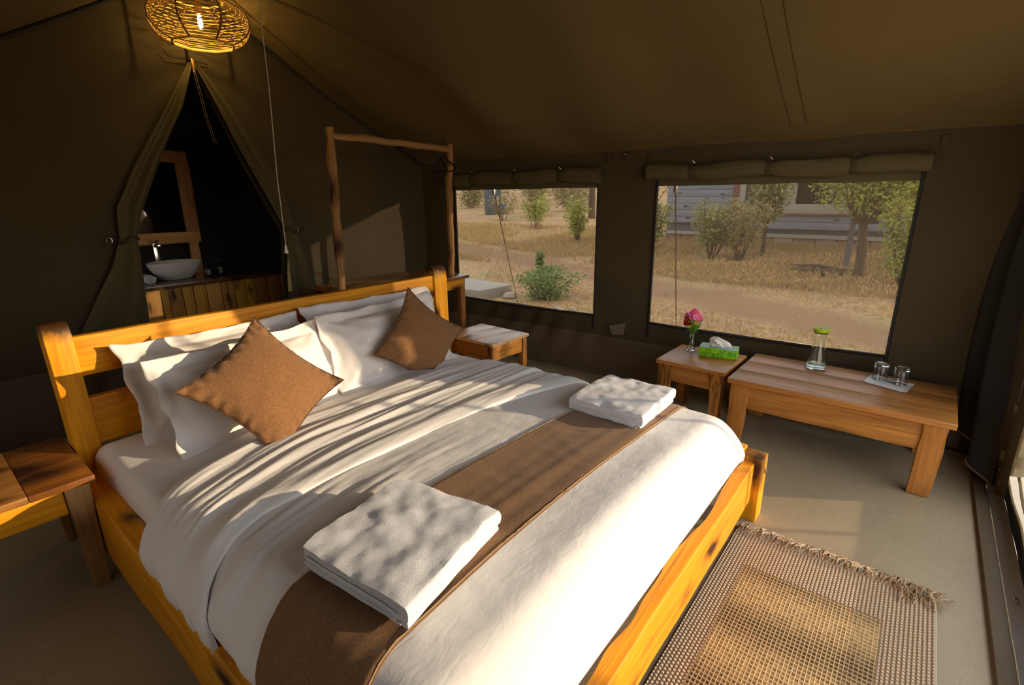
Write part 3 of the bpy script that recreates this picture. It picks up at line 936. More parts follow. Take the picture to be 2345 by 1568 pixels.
# pillows
def pillow_mesh(w_, h_, t_, fl_, seed, slump=.0):
    n_u, n_v = 64, 44
    W2, H2 = w_/2, h_/2
    iu, iv = (W2-fl_)/W2, (H2-fl_)/H2
    def P(u, v, s):
        # u,v in -1..1
        a, b2 = min(1, abs(u)/iu), min(1, abs(v)/iv)
        body = (max(0, 1-a**2.1)**.6)*(max(0, 1-b2**2.1)**.6)
        pin = 1-.05*(abs(v)**2)*(1-.4*abs(u)) if True else 1
        x = u*W2*(1-.035*(1-abs(v)**2)*sstep(.6, 1, abs(u)))
        y = v*H2*(1-.06*(1-abs(u)**2)*sstep(.6, 1, abs(v)))
        z = s*t_/2*body
        z += s*body*(.028*nz(u*2.2+seed, v*2.2, s)+.012*nz(u*5+seed, v*4, s*2)+.004*nz(u*14+seed, v*9, s*2))
        # radial creases from corners
        cr = 0
        for cu in (-1, 1):
            for cv_ in (-1, 1):
                du, dv_ = u-cu, v-cv_
                rr = math.hypot(du, dv_)
                an = math.atan2(dv_, du)
                cr += math.exp(-rr*2.6)*math.sin(an*16+seed*2)
        z += s*.014*cr*(body > .02)
        edge = max(sstep(iu, 1, abs(u)), sstep(iv, 1, abs(v)))
        z += edge*(.026*nz(u*3+seed*3, v*3, 1.5)+.010*nz(u*7, v*7+seed, 4)+.05*nz(u*2.1+seed, v*2.1, 9)*sstep(.75, 1, abs(u)))
        y += edge*.010*nz(u*3, v*3, seed)
        x += edge*.012*nz(u*3, v*3.5, seed+3)
        z += s*.0015
        z -= slump*(1-v*v)*.0
        return (x, y, z)
    mb = MB()
    mb.grid(lambda i, j: P(i*2-1, j*2-1, 1), n_u, n_v)
    mb.grid(lambda i, j: P(i*2-1, j*2-1, -1), n_u, n_v, True)
    o = len(mb.v)//2
    row = n_u+1
    for i in range(n_u):
        mb.f.append((i, o+i, o+i+1, i+1))
        a = n_v*row+i
        mb.f.append((a+1, o+a+1, o+a, a))
    for j in range(n_v):
        a = j*row
        mb.f.append((a+row, o+a+row, o+a, a))
        a = j*row+n_u
        mb.f.append((a, o+a, o+a+row, a+row))
    return mb
def place(ob, c, xdir, ydir):
    x = Vector(xdir).normalized()
    y = Vector(ydir)
    y = (y - x*y.dot(x)).normalized()
    z = x.cross(y)
    m_ = Matrix((x, y, z)).transposed().to_4x4()
    m_.translation = c
    ob.matrix_world = m_
PILS = [
    ('back white pillow on the left against the headboard with ruffled corner', (.90, 2.385, .642), (1, .01, -.0), (0, .42, .9), .80, .44, .17, 1.3),
    ('front white pillow on the left under the large brown cushion', (.93, 2.17, .632), (1, .10, .01), (0, .42, .91), .80, .41, .19, 5.1),
    ('back white pillow on the right against the headboard', (1.73, 2.385, .655), (1, .0, -.02), (0, .42, .9), .88, .43, .17, 9.7),
    ('front white pillow on the right behind the smaller cushion', (1.665, 2.205, .645), (1, .05, .0), (0, .42, .91), .80, .44, .19, 14.2),
]
for lab, c, xd, yd, w_, h_, t_, sd_ in PILS:
    o = pillow_mesh(w_, h_, t_, .058, sd_).build('pillow', PILW, None, smooth=True)
    place(o, c, xd, yd)
    tag(o, lab, 'pillow', 'white flanged pillows')
# cushions
def cushion_mesh(s_, t_, seed):
    n = 52
    def P(u, v, s):
        a, b2 = abs(u), abs(v)
        body = (max(0, 1-a**1.9)**.75)*(max(0, 1-b2**1.9)**.75)
        bow = .15
        x = u*s_/2*(1-bow*(1-v*v)*(1 if True else 0)*abs(u)**3)
        y = v*s_/2*(1-bow*(1-u*u)*abs(v)**3)
        z = s*t_/2*body
        e = max(a, b2)
        z += s*body**.5*(.006*nz(u*3+seed, v*3, s))
        # puckers along the seams
        z += s*.006*sstep(.70, .93, e)*sstep(1.0, .95, e)*math.sin((u if b2 > a else v)*26+seed+nz(u*4, v*4, seed)*3)
        return (x, y, z)
    mb = MB()
    mb.grid(lambda i, j: P(i*2-1, j*2-1, 1), n, n)
    mb.grid(lambda i, j: P(i*2-1, j*2-1, -1), n, n, True)
    edge = [P(u, -1, 0) for u in np.linspace(-1, 1, 30)] + [P(1, v, 0) for v in np.linspace(-1, 1, 30)][1:] + [P(u, 1, 0) for u in np.linspace(1, -1, 30)][1:] + [P(-1, v, 0) for v in np.linspace(1, -1, 30)][1:]
    return mb, edge
PIPE = plain('cushion_piping', (.10, .045, .02), .9)
for lab, T, Lc, Rc, sd_, floor_z in (
        ('large brown tweed cushion standing on its corner on the left pillows', (.915, 2.125, .935), (.577, 1.94, .707), (1.12, 1.915, .675), 2.0, .492),
        ('smaller-looking brown tweed cushion on the right pillows, half in shade', (1.70, 2.10, .935), (1.467, 2.05, .638), (1.99, 2.0, .675), 6.0, .50)):
    T, Lc, Rc = Vector(T), Vector(Lc), Vector(Rc)
    xd = (T-Lc)
    yd = (Lc-(Lc+Rc-T))
    s_ = (xd.length+(T-Rc).length)/2*1.05
    c = (Lc+Rc)/2
    mb, edge = cushion_mesh(s_, .145, sd_)
    x_ = (Rc-T).normalized()
    x_ = (Lc-T).normalized()
    # local x along T->R, local y along L->T so that T is corner (-1,+1)
    X_ = (Rc-T).normalized()
    Y_ = (T-Lc)
    Y_ = (Y_-X_*Y_.dot(X_)).normalized()
    Z_ = X_.cross(Y_)
    if Z_.y > 0: Z_ = -Z_
    R_ = Matrix((X_, Y_, Z_)).transposed()
    def W(p):
        q = R_ @ Vector(p) + c
        lim = floor_z+.006
        if q.z < lim+.02: q.z = lim + (q.z-lim-.02)*.12+.02
        return tuple(q-c)
    mb.v = [W(p) for p in mb.v]
    o = thing('cushion', lab, 'cushion', c, 0, 'brown tweed cushions')
    cv_ = mb.build('cover', TWEED, o, smooth=True)
    MB().tube([W(p) for p in edge], .0035, 6).build('piping', PIPE, cv_)

# folded towels
def towel(name, lab, corners, zbase, seed, layers=4, hgt=.062):
    # corners: far-left, far-right(x+), near-right, near-left in plan
    A, B_, C_, D_ = [Vector((*p, 0)) for p in corners]
    c = (A+B_+C_+D_)/4
    o = thing(name, lab, 'towel', (c.x, c.y, zbase), 0, 'folded white towels on the runner')
    hgt *= 1.18
    mb = MB()
    def lay(y0, y1, zlo, zhi, x0, x1, fold, sd_):
        # one folded double layer: profile in (v,z) closed; fold at near side (v=1)
        prof = []
        t = (zhi-zlo)/2
        zc = (zlo+zhi)/2
        nn = 30
        for i in range(nn+1): prof.append((lerp(y0, y1-t*1.1, i/nn), zhi))
        for a in np.linspace(PI/2, -PI/2, 10)[1:-1]: prof.append((y1-t*1.1+t*1.1*math.cos(a), zc+t*math.sin(a)))
        for i in range(nn+1): prof.append((lerp(y1-t*1.1, y0, i/nn), zlo))
        rings = []
        for i in range(37):
            u = lerp(x0, x1, i/36)
            ring = []
            for v_, z in prof:
                vv = min(1, max(0, v_))
                p = A.lerp(B_, u).lerp(D_.lerp(C_, u), v_)
                top = (z-zlo)/(zhi-zlo)
                lump = (.011*nz(u*3+sd_, v_*3, sd_)+.0065*nz(u*7+sd_, v_*7, 3)+.0022*nz(u*18, v_*18, sd_)+.0012*nz(u*45, v_*45, sd_))
                e = .016*(abs(2*u-1)**6)
                zz = z + lump*top*(.9 if fold else .35) - e*top*.5
                off = .006*nz(v_*3, z*20, sd_)*(1 if i in (0, 36) else 0)
                ring.append((p.x-c.x+off, p.y-c.y+.004*nz(u*5, z*30, sd_), zz))
            rings.append(ring)
        mb.loft(rings)
    h = hgt
    lay(.02, 1.0, h*.36, h, 0, 1, True, seed)             # upper double layer with the round front fold
    lay(.05, .97, h*.02, h*.40, .02, 1.0, False, seed+4)   # lower double layer
    lay(.03, .90, h*.30, h*.52, -.012, .985, False, seed+9)
    ob = mb.build('folded_cloth', TERRY, o, smooth='auto')
    st = MB()
    for dz, uu in ((h*.62, -.003), (h*.22, .012)):
        pts = []
        for q in np.linspace(.05, .93, 24):
            p = A.lerp(B_, uu).lerp(D_.lerp(C_, uu), q)
            pts.append((p.x-c.x-.003, p.y-c.y, dz+.004*nz(q*6, seed, 0)))
        st.tube(pts, .0028, 5)
    st.build('hem_stitching', TERRY, ob)
    return o
towel('folded_towel', 'folded white terry towel nearest the camera on the runner', [(.485, 1.06), (.84, 1.115), (.89, .765), (.515, .70)], .522, 3.0, hgt=.064)
towel('folded_towel', 'folded white terry towel at the far window end of the runner', [(1.70, 1.075), (2.06, 1.075), (2.06, .745), (1.70, .735)], .506, 8.0, hgt=.064)

# ------------------------------------------------------------------ tables
def leg_mb(x, y, w_, d_, z0, z1, seed, wob=.06, taper=1.0, curve=(0, 0), seg=9):
    rings = []
    for i in range(seg+1):
        z = lerp(z1, z0, i/seg)
        t = i/seg
        k = lerp(1, taper, t)
        a = w_/2*k*(1+wob*2*nz(z*9, seed, 1))
        a2 = w_/2*k*(1+wob*2*nz(z*9, seed, 6))
        b2 = d_/2*k*(1+wob*2*nz(z*8, seed, 3))
        cx, cy = x+curve[0]*t*t, y+curve[1]*t*t
        rings.append([(cx-a, cy-b2, z), (cx+a2, cy-b2, z), (cx+a2, cy+b2, z), (cx-a, cy+b2, z)])
    return MB().loft(rings)
# left nightstand (partly outside the frame)
ns = thing('nightstand', 'knotty wooden nightstand at the left edge beside the headboard', 'nightstand', (.07, 2.45, 0), 0, 'nightstands beside the bed')
mats_b = [WXd, wood('board_wood', 0, light=(.42, .20, .05), dark=(.28, .11, .025), knots=.5, rough=.3, coat=.4)]
ex = [-.24, -.02, .098, .243] 
ex = [-.243, -.16, .062, .243]
for i in range(3):
    mbt = MB().box(ex[i]+.0006, ex[i+1]-.0006, -.25, .25, .424, .45)
    mbt.build('top_board', [mats_b[0], mats_b[1], mats_b[0]][i], ns, bevel=.003)
beam((-.2, -.222, .375), (.15, -.222, .375), (0, 0, 1), .092, (0, 1, 0), .022, 8, .04, 41).build('apron', WX, ns, bevel=.003)
beam((-.2, .222, .375), (.15, .222, .375), (0, 0, 1), .09, (0, 1, 0), .022, 6, .04, 42).build('apron', WX, ns, bevel=.003)
beam((.205, -.19, .375), (.205, .19, .375), (0, 0, 1), .09, (1, 0, 0), .022, 6, .04, 43).build('apron', WY, ns, bevel=.003)
beam((-.205, -.19, .375), (-.205, .19, .375), (0, 0, 1), .09, (1, 0, 0), .022, 6, .04, 44).build('apron', WY, ns, bevel=.003)
for lx, ly, sd_ in ((.188, -.215, 1), (.188, .215, 2), (-.2, -.215, 3), (-.2, .215, 4)):
    leg_mb(lx, ly, .072, .062, 0, .424, sd_+20, .05, .68, (-.0, 0)).build('leg', WZd, ns, bevel=.006)
# right nightstand
n2 = thing('nightstand', 'small worn-top wooden nightstand right of the bed by the window wall', 'nightstand', (2.61, 2.345, 0), -.035, 'nightstands beside the bed')
for i in range(3):
    MB().box(-.19, .19, lerp(-.235, .235, i/3)+.0006, lerp(-.235, .235, (i+1)/3)-.0006, .43, .45).build('top_board', NX, n2, bevel=.002)
beam((-.16, -.205, .375), (.15, -.205, .375), (0, 0, 1), .105, (0, 1, 0), .022, 8, .08, 51).build('apron', wood('apron_knotty', 0, light=(.62, .28, .05), dark=(.40, .15, .03), knots=1.1), n2, bevel=.003)
beam((-.17, -.18, .375), (-.17, .2, .375), (0, 0, 1), .10, (1, 0, 0), .022, 8, .06, 52).build('apron', wood('apron_dark', 1, light=(.34, .15, .03), dark=(.16, .06, .015), knots=1.0), n2, bevel=.003)
beam((.17, -.18, .375), (.17, .2, .375), (0, 0, 1), .10, (1, 0, 0), .022, 8, .06, 53).build('apron', WY, n2, bevel=.003)
for lx, ly, sd_ in ((-.165, -.205, 5), (.155, -.205, 6), (-.165, .2, 7), (.155, .2, 8)):
    leg_mb(lx, ly, .045, .045, 0, .43, sd_+30, .12, .85).build('leg', SZ, n2, bevel=.004)
for sx, sy in ((-.16, -.2), (.15, -.2), (-.16, .2), (.15, .2)):
    MB().lathe([(.001, .4505), (.004, .4505), (.003, .4515), (.001, .4515)], (sx, sy, 0), 8).build('screw', BLK, n2)
# small side table
s1 = thing('side_table', 'small rough wooden side table holding the tissue box and flowers', 'side table', (3.125, .985, 0), -.02)
beam((0, -.213, .388), (0, .213, .388), (1, 0, 0), .42, (0, 0, 1), .024, 16, .03, 61, freq=7).build('tabletop', TY, s1, bevel=.004)
for lx, ly, sd_ in ((-.165, .165, 1), (-.165, -.16, 2), (.165, .165, 3), (.165, -.16, 4)):
    leg_mb(lx, ly, .05, .082, 0, .377, sd_+40, .34, .78, seg=16).build('leg', SZ, s1, bevel=.005)
beam((-.165, -.12, .315), (-.165, .125, .315), (0, 0, 1), .10, (1, 0, 0), .022, 8, .06, 62).build('apron', TY, s1, bevel=.003)
beam((.165, -.12, .315), (.165, .125, .315), (0, 0, 1), .10, (1, 0, 0), .022, 8, .06, 63).build('apron', TY, s1, bevel=.003)
beam((-.14, -.165, .315), (.14, -.165, .315), (0, 0, 1), .09, (0, 1, 0), .022, 8, .06, 64).build('apron', TX, s1, bevel=.003)
beam((-.14, .165, .315), (.14, .165, .315), (0, 0, 1), .09, (0, 1, 0), .022, 8, .06, 65).build('apron', TX, s1, bevel=.003)
# coffee table
ct = thing('coffee_table', 'long low polished teak coffee table under the wide window', 'coffee table', (3.125, .245, 0), -.0141)
for i in range(3):
    xa, xb = -.289+.193*i, -.289+.193*(i+1)
    beam(((xa+xb)/2, .495, .384), ((xa+xb)/2, -.495, .384), (1, 0, 0), xb-xa-.0008, (0, 0, 1), .031, 12, .006 if i == 1 else .012, 70+i).build('top_board', TY, ct, bevel=.004)
for lx, ly, sd_ in ((-.245, .432, 1), (-.245, -.425, 2), (.25, .432, 3), (.25, -.425, 4)):
    leg_mb(lx, ly, .055, .098, 0, .369, sd_+50, .09, .92, (0, .012)).build('leg', TZ, ct, bevel=.012)
beam((-.240, .39, .297), (-.240, -.385, .297), (0, 0, 1), .142, (1, 0, 0), .03, 14, .025, 75).build('apron', wood('teak_figured', 1, light=(.54, .24, .055), dark=(.22, .085, .018), knots=.5, kscale=.5), ct, bevel=.004)
beam((.25, .39, .30), (.25, -.385, .30), (0, 0, 1), .13, (1, 0, 0), .03, 8, .02, 76).build('apron', TY, ct, bevel=.004)
beam((-.21, .432, .30), (.22, .432, .30), (0, 0, 1), .13, (0, 1, 0), .03, 8, .02, 77).build('apron', TX, ct, bevel=.004)
beam((-.21, -.425, .30), (.22, -.425, .30), (0, 0, 1), .13, (0, 1, 0), .03, 8, .02, 78).build('apron', TX, ct, bevel=.004)

# tissue box
m, t, b = new_mat('green_leaf_carton')
v = coords(t)
vo = N(t, 'ShaderNodeTexVoronoi')
vo.inputs['Scale'].default_value = 26
t.links.new(v, vo.inputs['Vector'])
c = ramp(t, vo.outputs['Distance'], [(.30, (.22, .50, .012)), (.36, (.05, .28, .02)), (.46, (.05, .28, .02)), (.52, (.22, .50, .012))])
t.links.new(c, b.inputs['Base Color'])
b.inputs['Roughness'].default_value = .35
GREENC = m
m, t, b = new_mat('blue_green_carton_top')
v = coords(t)
c = ramp(t, noise_tex(t, v, 14, 3), [(.35, (.16, .42, .10)), (.55, (.25, .45, .60)), (.7, (.35, .55, .75))])
t.links.new(c, b.inputs['Base Color'])
b.inputs['Roughness'].default_value = .3
tb = thing('tissue_box', 'bright green leaf-patterned tissue box on the side table', 'tissue box', (3.225, .915, .4005), -1.42)
MB().box(-.112, .112, -.055, .055, 0, .058).build('carton', GREENC, tb, bevel=.002)
MB().box(-.1115, .1115, -.0545, .0545, .0575, .0595).build('carton_top', m, tb)
rings = []
for q in np.linspace(0, 1, 16):
    ww = .055*(1-q)**.6+.006+.010*math.sin(q*PI)
    rings.append([(.0-.022*q+ww*math.cos(a)*(1+.25*math.sin(3*a+q*4)), .010*math.sin(q*5)+(.012+.012*math.sin(q*PI))*math.sin(a)*(1+.4*math.sin(4*a+q*3)), .059+.058*q+.008*math.cos(2*a)*q) for a in np.linspace(0, 2*PI, 25)[:-1]])
MB().loft(rings).build('tissue', cotton('tissue_paper', (.8, .78, .75), 30, .3), tb)
rings = []
for q in np.linspace(-1, 1, 14):
    rr = .017*math.sqrt(max(.02, 1-q*q*.75))
    rings.append([(.040+.028*q, .006+rr*math.cos(a), .074+rr*.95*math.sin(a)-.006*q) for a in np.linspace(0, 2*PI, 17)[:-1]])
MB().loft(rings).build('tissue_curl', cotton('tissue_paper2', (.8, .78, .75), 30, .3), tb)
# bud vase with flowers
VL = (3.232, 1.095, .4005)
va = thing('bud_vase', 'small clear glass bud vase on the side table corner', 'vase', VL)
outer = [(.001, 0), (.026, 0), (.029, .004), (.028, .012), (.018, .07), (.012, .085), (.015, .09), (.010, .096), (.015, .102), (.014, .108)]
inner = [(.011, .107), (.0085, .09), (.014, .068), (.023, .014), (.001, .011)]
MB().lathe(outer+inner, (0, 0, 0), 20).build('vase_glass', GLASS, va)
PINK = plain('pink_petal', (.75, .07, .28), .5)
PINK2 = plain('pale_pink_petal', (.85, .22, .45), .5)
RED = plain('red_petal', (.55, .006, .02), .5)
YEL = plain('yellow_petal', (.80, .48, .02), .5)
STEM = plain('flower_stem', (.10, .26, .03), .5)
LEAFG = leafy('bouquet_leaf', (.06, .22, .02), (.16, .40, .04))
CEN = plain('flower_centre', (.6, .3, .03), .6)
def flower(dx, dy, h, r, mat_, lab, grp, lean):
    o = thing('flower', lab, 'flower', VL, 0, grp)
    top = Vector((dx, dy, h))
    MB().tube([(dx*.05, dy*.05, .014), (dx*.08, dy*.08, .10), (dx*.6, dy*.6, lerp(.10, h, .6)), top], .0018, 5).build('stem', STEM, o)
    nrm = Vector((dx*4+lean[0], dy*4+lean[1], .12)).normalized()
    a_ = nrm.orthogonal().normalized()
    b_ = nrm.cross(a_)
    mb = MB()
    for lay_, (n_, rr, up) in enumerate(((9, r, .25), (7, r*.68, .6), (5, r*.4, 1.0))):
        for k in range(n_):
            an = 2*PI*(k+.5*lay_)/n_
            d = (a_*math.cos(an)+b_*math.sin(an))
            s_ = (b_*math.cos(an)-a_*math.sin(an))
            base = top+nrm*.001*lay_
            mid = base+d*rr*.6+nrm*rr*(.15+.3*up)
            tip = base+d*rr+nrm*rr*(.2+.5*up)
            ww = rr*.36
            mb.add([base, mid-s_*ww, tip, mid+s_*ww, mid-nrm*.002], [(0, 1, 4), (1, 2, 4), (2, 3, 4), (3, 0, 4), (0, 3, 2, 1)])
    mb.build('petals', mat_, o, smooth=False)
    MB().lathe([(.001, -.002), (r*.22, 0), (r*.16, r*.2), (.001, r*.25)], tuple(top+nrm*r*.25), 8).build('flower_centre', CEN, o)
random.seed(11)
for i, (dx, dy, h) in enumerate(((-.012, .012, .245), (-.012, -.012, .25), (.008, -.022, .235), (-.02, .0, .232), (.010, .022, .236), (-.006, -.030, .222), (-.02, -.018, .23), (.0, .0, .26), (-.004, .036, .228))):
    flower(dx*1.15, dy*1.15, h, .025, PINK if i % 2 else PINK2, ['pale pink daisy-like flower in the cluster at the top of the bouquet', 'deep pink daisy-like flower in the cluster at the top of the bouquet'][i % 2], 'pink flowers in the bud vase', (-.3, -.2))
for i, (dx, dy, h) in enumerate(((-.03, .028, .205), (-.024, .016, .192), (-.02, .038, .185))):
    flower(dx, dy, h, .025, RED, ['highest deep red flower, left below the pink cluster', 'middle deep red flower, nearest the leaves on the left', 'lowest deep red flower, farthest left in the bouquet'][i], 'red flowers in the bud vase', (-.5, .2))
for i, (dx, dy, h) in enumerate(((-.034, .002, .172), (-.03, -.032, .198), (-.03, .022, .214))):
    flower(dx, dy, h, .014, YEL, ['tiny yellow flower lowest among the bouquet leaves', 'tiny yellow flower at the right edge of the bouquet', 'tiny yellow flower tucked beside the red flowers'][i], 'yellow flowers in the bud vase', (-.6, 0))
lv = thing('foliage_sprig', 'green leaves filling the middle of the small bouquet', 'foliage', VL)
mb = MB()
for i in range(90):
    an = random.uniform(0, 2*PI)
    zz = random.uniform(.115, .205)
    rr = .008+.036*((zz-.10)/.10)*random.random()**.5
    p = Vector((rr*math.cos(an), rr*math.sin(an), zz))
    d = Vector((math.cos(an), math.sin(an), random.uniform(.2, 1.0))).normalized()
    s_ = d.cross(Vector((0, 0, 1))).normalized()
    l_ = random.uniform(.024, .044)
    mb.add([p, p+d*l_*.5-s_*l_*.22+Vector((0, 0, .003)), p+d*l_, p+d*l_*.5+s_*l_*.22], [(0, 1, 2, 3)])
o_ = mb.build('leaves', LEAFG, lv, smooth='open')
o_['kind'] = 'stuff'
mb = MB()
for k in range(5):
    an = k*1.25
    mb.tube([(.004*math.cos(an), .004*math.sin(an), .016), (.006*math.cos(an), .006*math.sin(an), .105), (.025*math.cos(an), .025*math.sin(an), .17)], .0016, 4)
mb.build('stems', STEM, lv)
# carafe
cf = thing('carafe', 'clear glass water carafe with a lime green lid', 'carafe', (3.312, .385, .4005))
outer = [(.001, 0), (.046, 0), (.052, .004), (.053, .012), (.050, .05), (.040, .10), (.029, .15), (.0285, .17), (.034, .205), (.038, .222)]
inner = [(.0365, .222), (.0325, .205), (.0265, .17), (.027, .15), (.038, .10), (.048, .05), (.050, .014), (.001, .010)]
MB().lathe(outer+inner, (0, 0, 0), 36).build('carafe_body', glass_mat('carafe_glass', (.93, .99, .97)), cf)
MB().lathe([(.001, .214), (.034, .214), (.041, .226), (.043, .236), (.040, .242), (.012, .240), (.008, .246), (.001, .247)], (0, 0, 0), 30).build('carafe_lid', plain('lime_plastic', (.42, .58, .02), .35), cf)
MB().lathe([(.001, .0105), (.0495, .0135), (.0488, .032), (.001, .032)], (0, 0, 0), 30).build('water', glass_mat('water', (.85, .97, .97)), cf)
# napkin and upturned tumblers
NAP = thing('paper_napkin', 'white paper napkin under the two upturned tumblers', 'napkin', (3.262, .03, .4005), -.25)
mb = MB()
mb.grid(lambda u, q: (lerp(-.09, .09, q)+.02*(u-.5), lerp(-.10, .10, u)+.015*(q-.5), .0012+.0012*(1+nz(u*4, q*4, 1))+.004*sstep(.8, 1, abs(2*u-1))), 16, 16)
mb.grid(lambda u, q: (lerp(-.09, .09, q)+.02*(u-.5), lerp(-.10, .10, u)+.015*(q-.5), .0002+.0012*(1+nz(u*4, q*4, 1))+.004*sstep(.8, 1, abs(2*u-1))), 16, 16, True)
mb.build('paper', cotton('napkin_paper', (.78, .78, .80), 80, .1), NAP)
for x, y, lab in ((3.30, .075, 'upturned glass tumbler nearer the carafe on the napkin'), (3.272, -.015, 'upturned glass tumbler nearer the dark curtain on the napkin')):
    g = thing('tumbler', lab, 'glass', (x, y, .404), 0, 'upturned tumblers on the coffee table')
    H_ = .092
    outer = [(.033, 0), (.0345, .002), (.0335, H_*.5), (.033, H_*.9), (.034, H_*.97), (.031, H_), (.001, H_-.002)]
    inner = [(.001, H_-.016), (.028, H_-.014), (.0305, H_*.75), (.0315, H_*.4), (.0325, .002)]
    MB().lathe(outer+inner+[(.033, 0)], (0, 0, 0), 28, closed_profile=False).build('tumbler_glass', GLASS, g)

# ------------------------------------------------------------------ clothes rack behind the bed
cr_ = thing('clothes_rack', 'rough wooden hanging rail on a dark luggage bench behind the bed', 'clothes rack', (2.4, 3.05, 0))
DKT = wood('dark_bench_top', 0, light=(.30, .12, .025), dark=(.14, .05, .012), knots=.8, rough=.2, coat=.5)
for i in range(4):
    beam((-.50, -.155+.147*i, .777), (.55, -.155+.147*i, .777), (0, 1, 0), .146, (0, 0, 1), .026, 16, .02, 80+i).build('bench_board', DKT, cr_, bevel=.004)
beam((-.45, -.205, .725), (.50, -.205, .725), (0, 0, 1), .075, (0, 1, 0), .025, 14, .10, 84).build('apron', WX, cr_, bevel=.004)
beam((.485, -.2, .73), (.485, .33, .73), (0, 0, 1), .07, (1, 0, 0), .025, 8, .08, 85).build('apron', WY, cr_, bevel=.004)
for lx, ly, sd_ in ((-.45, -.19, 1), (.485, -.19, 2), (-.45, .33, 3), (.485, .33, 4)):
    leg_mb(lx, ly, .05, .05, 0, .764, sd_+60, .12).build('leg', wood('dark_leg_%d' % sd_, 2, light=(.40, .16, .04), dark=(.12, .045, .012), knots=1.0), cr_, bevel=.005)
def pole(p0, p1, r, seed, n=9, seg=26, wob=.22):
    p0, p1 = Vector(p0), Vector(p1)
    pts = []; rr = []
    for i in range(seg+1):
        q = i/seg
        pts.append(p0.lerp(p1, q)+Vector((.012*nz(q*5, seed, 0), .012*nz(q*5, seed, 4), .010*nz(q*5, seed, 8)*(abs((p1-p0).normalized().z) < .5))))
        rr.append(r*(1+wob*nz(q*9, seed, 2)+.12*nz(q*22, seed, 3)))
    return MB().tube(pts, rr, n)
pole((-.50, -.05, .79), (-.473, -.05, 1.815), .028, 3.3).build('post', RZ, cr_)
pole((.515, -.05, .79), (.565, -.05, 1.785), .026, 7.7).build('post', RZ, cr_)
pole((-.47, -.05, 1.775), (.555, -.05, 1.745), .023, 5.5, wob=.1).build('hanging_rail', RX, cr_)
for k, (hx, lab, rz) in enumerate(((2.85, 'black coat hanger on the rail, farther from the right post', -2.0), (2.90, 'black coat hanger on the rail, touching the right post', -1.75))):
    hg = thing('coat_hanger', lab, 'coat hanger', (hx, 3.0, 1.775), rz, 'black coat hangers')
    hook = [(.026*math.cos(a), 0, .026*math.sin(a)) for a in np.linspace(-.3, PI, 12)] + [(-.020, 0, -.03), (0, 0, -.06), (0, 0, -.09)]
    MB().tube(hook, .0035, 6).build('hook', BLACKP, hg)
    MB().tube([(-.0, 0, -.09), (-.05, 0, -.115), (-.12, 0, -.15), (-.165, 0, -.18), (-.17, 0, -.19), (-.15, 0, -.195), (0, 0, -.195), (.15, 0, -.195), (.17, 0, -.19), (.165, 0, -.18), (.12, 0, -.15), (.05, 0, -.115), (0, 0, -.09)], .006, 6).build('shoulder_frame', BLACKP, hg)
    for sx in (-1, 1):
        MB().tube([(sx*.07, 0, -.125), (sx*.066, 0, -.15), (sx*.078, 0, -.158), (sx*.086, 0, -.148)], .004, 5).build('notch_hook', BLACKP, hg)
# grey canvas bundle behind the left head post
cbn = MB().loft([[(x, y, z) for x, y in ((.63, 2.72), (.92, 2.72), (.92, 3.0), (.63, 3.0))] for z in (.001, .3, .6, .745)]).build('storage_bag', plain('grey_beige_cloth', (.13, .12, .095), .9), None, bevel=.012)
tag(cbn, 'grey-beige cloth storage bag peeking over the left of the headboard', 'bag')

# ------------------------------------------------------------------ lamp and cords
LP = Vector((1.545, 3.655, 2.425))
lamp = thing('pendant_lamp', 'woven rattan pendant lamp glowing above the washroom doorway', 'lamp', LP)
RATT = plain('rattan', (.62, .42, .12), .6)
RATD = plain('dark_rattan', (.22, .10, .03), .7)
RL, HL = .275, .135
def shade_pt(a, q, k=1.0):
    # q -1 (bottom) .. 1 (top); octagonal plan
    zc = q*HL
    rad = RL*math.sqrt(max(0, 1-(q*.93)**2))
    seg = 2*PI/8
    aa = (a % seg)-seg/2
    oct_ = math.cos(seg/2)/math.cos(aa)
    rad *= lerp(1, oct_/math.cos(seg/2)*.97, .7)
    return Vector((rad*k*math.cos(a), rad*k*math.sin(a), zc))
Q0 = -.86
for k in range(8):
    a = 2*PI*k/8
    MB().tube([shade_pt(a, q) for q in np.linspace(Q0, .9, 16)], .0055, 6).build('rib', RATD, lamp)
mb = MB()
for i in range(17):
    q = lerp(Q0, .92, i/16)
    pts = [shade_pt(a, q+.012*math.sin(a*8+i*1.7)) for a in np.linspace(0, 2*PI, 49)]
    mb.tube(pts, .0023, 5, cap=False)
for i in range(8):
    q = lerp(-.8, .85, i/7)
    pts = [shade_pt(a, max(-.86, min(.92, q+.10*math.sin(a*4+i))), .985) for a in np.linspace(0, 2*PI, 65)]
    mb.tube(pts, .0020, 4, cap=False)
wv = mb.build('woven_strands', RATT, lamp)
wv['kind'] = 'stuff'
MB().tube([shade_pt(a, Q0) for a in np.linspace(0, 2*PI, 33)], .007, 6, cap=False).build('bottom_ring', RATT, lamp)
MB().tube([shade_pt(a, .93) for a in np.linspace(0, 2*PI, 33)], .006, 6, cap=False).build('top_ring', RATT, lamp)
MB().lathe([(.001, .045), (.02, .045), (.022, .06), (.022, .10), (.012, .125), (.001, .125)], (0, 0, 0), 16).build('socket', BRASS, lamp)
socket_ = [c_ for c_ in bpy.data.objects if c_.name == 'socket'][0]
m, t, b = new_mat('bulb_glow')
b.inputs['Emission Color'].default_value = (1.0, .62, .17, 1)
b.inputs['Emission Strength'].default_value = 330
MB().lathe([(.001, -.035), (.008, -.032), (.012, -.02), (.013, 0), (.012, .02), (.009, .04), (.001, .045)], (0, 0, 0), 14).build('bulb', m, socket_)
MB().tube([(0, 0, .125), (0, 0, .30)], .004, 6).build('cord', BLACKP, lamp)
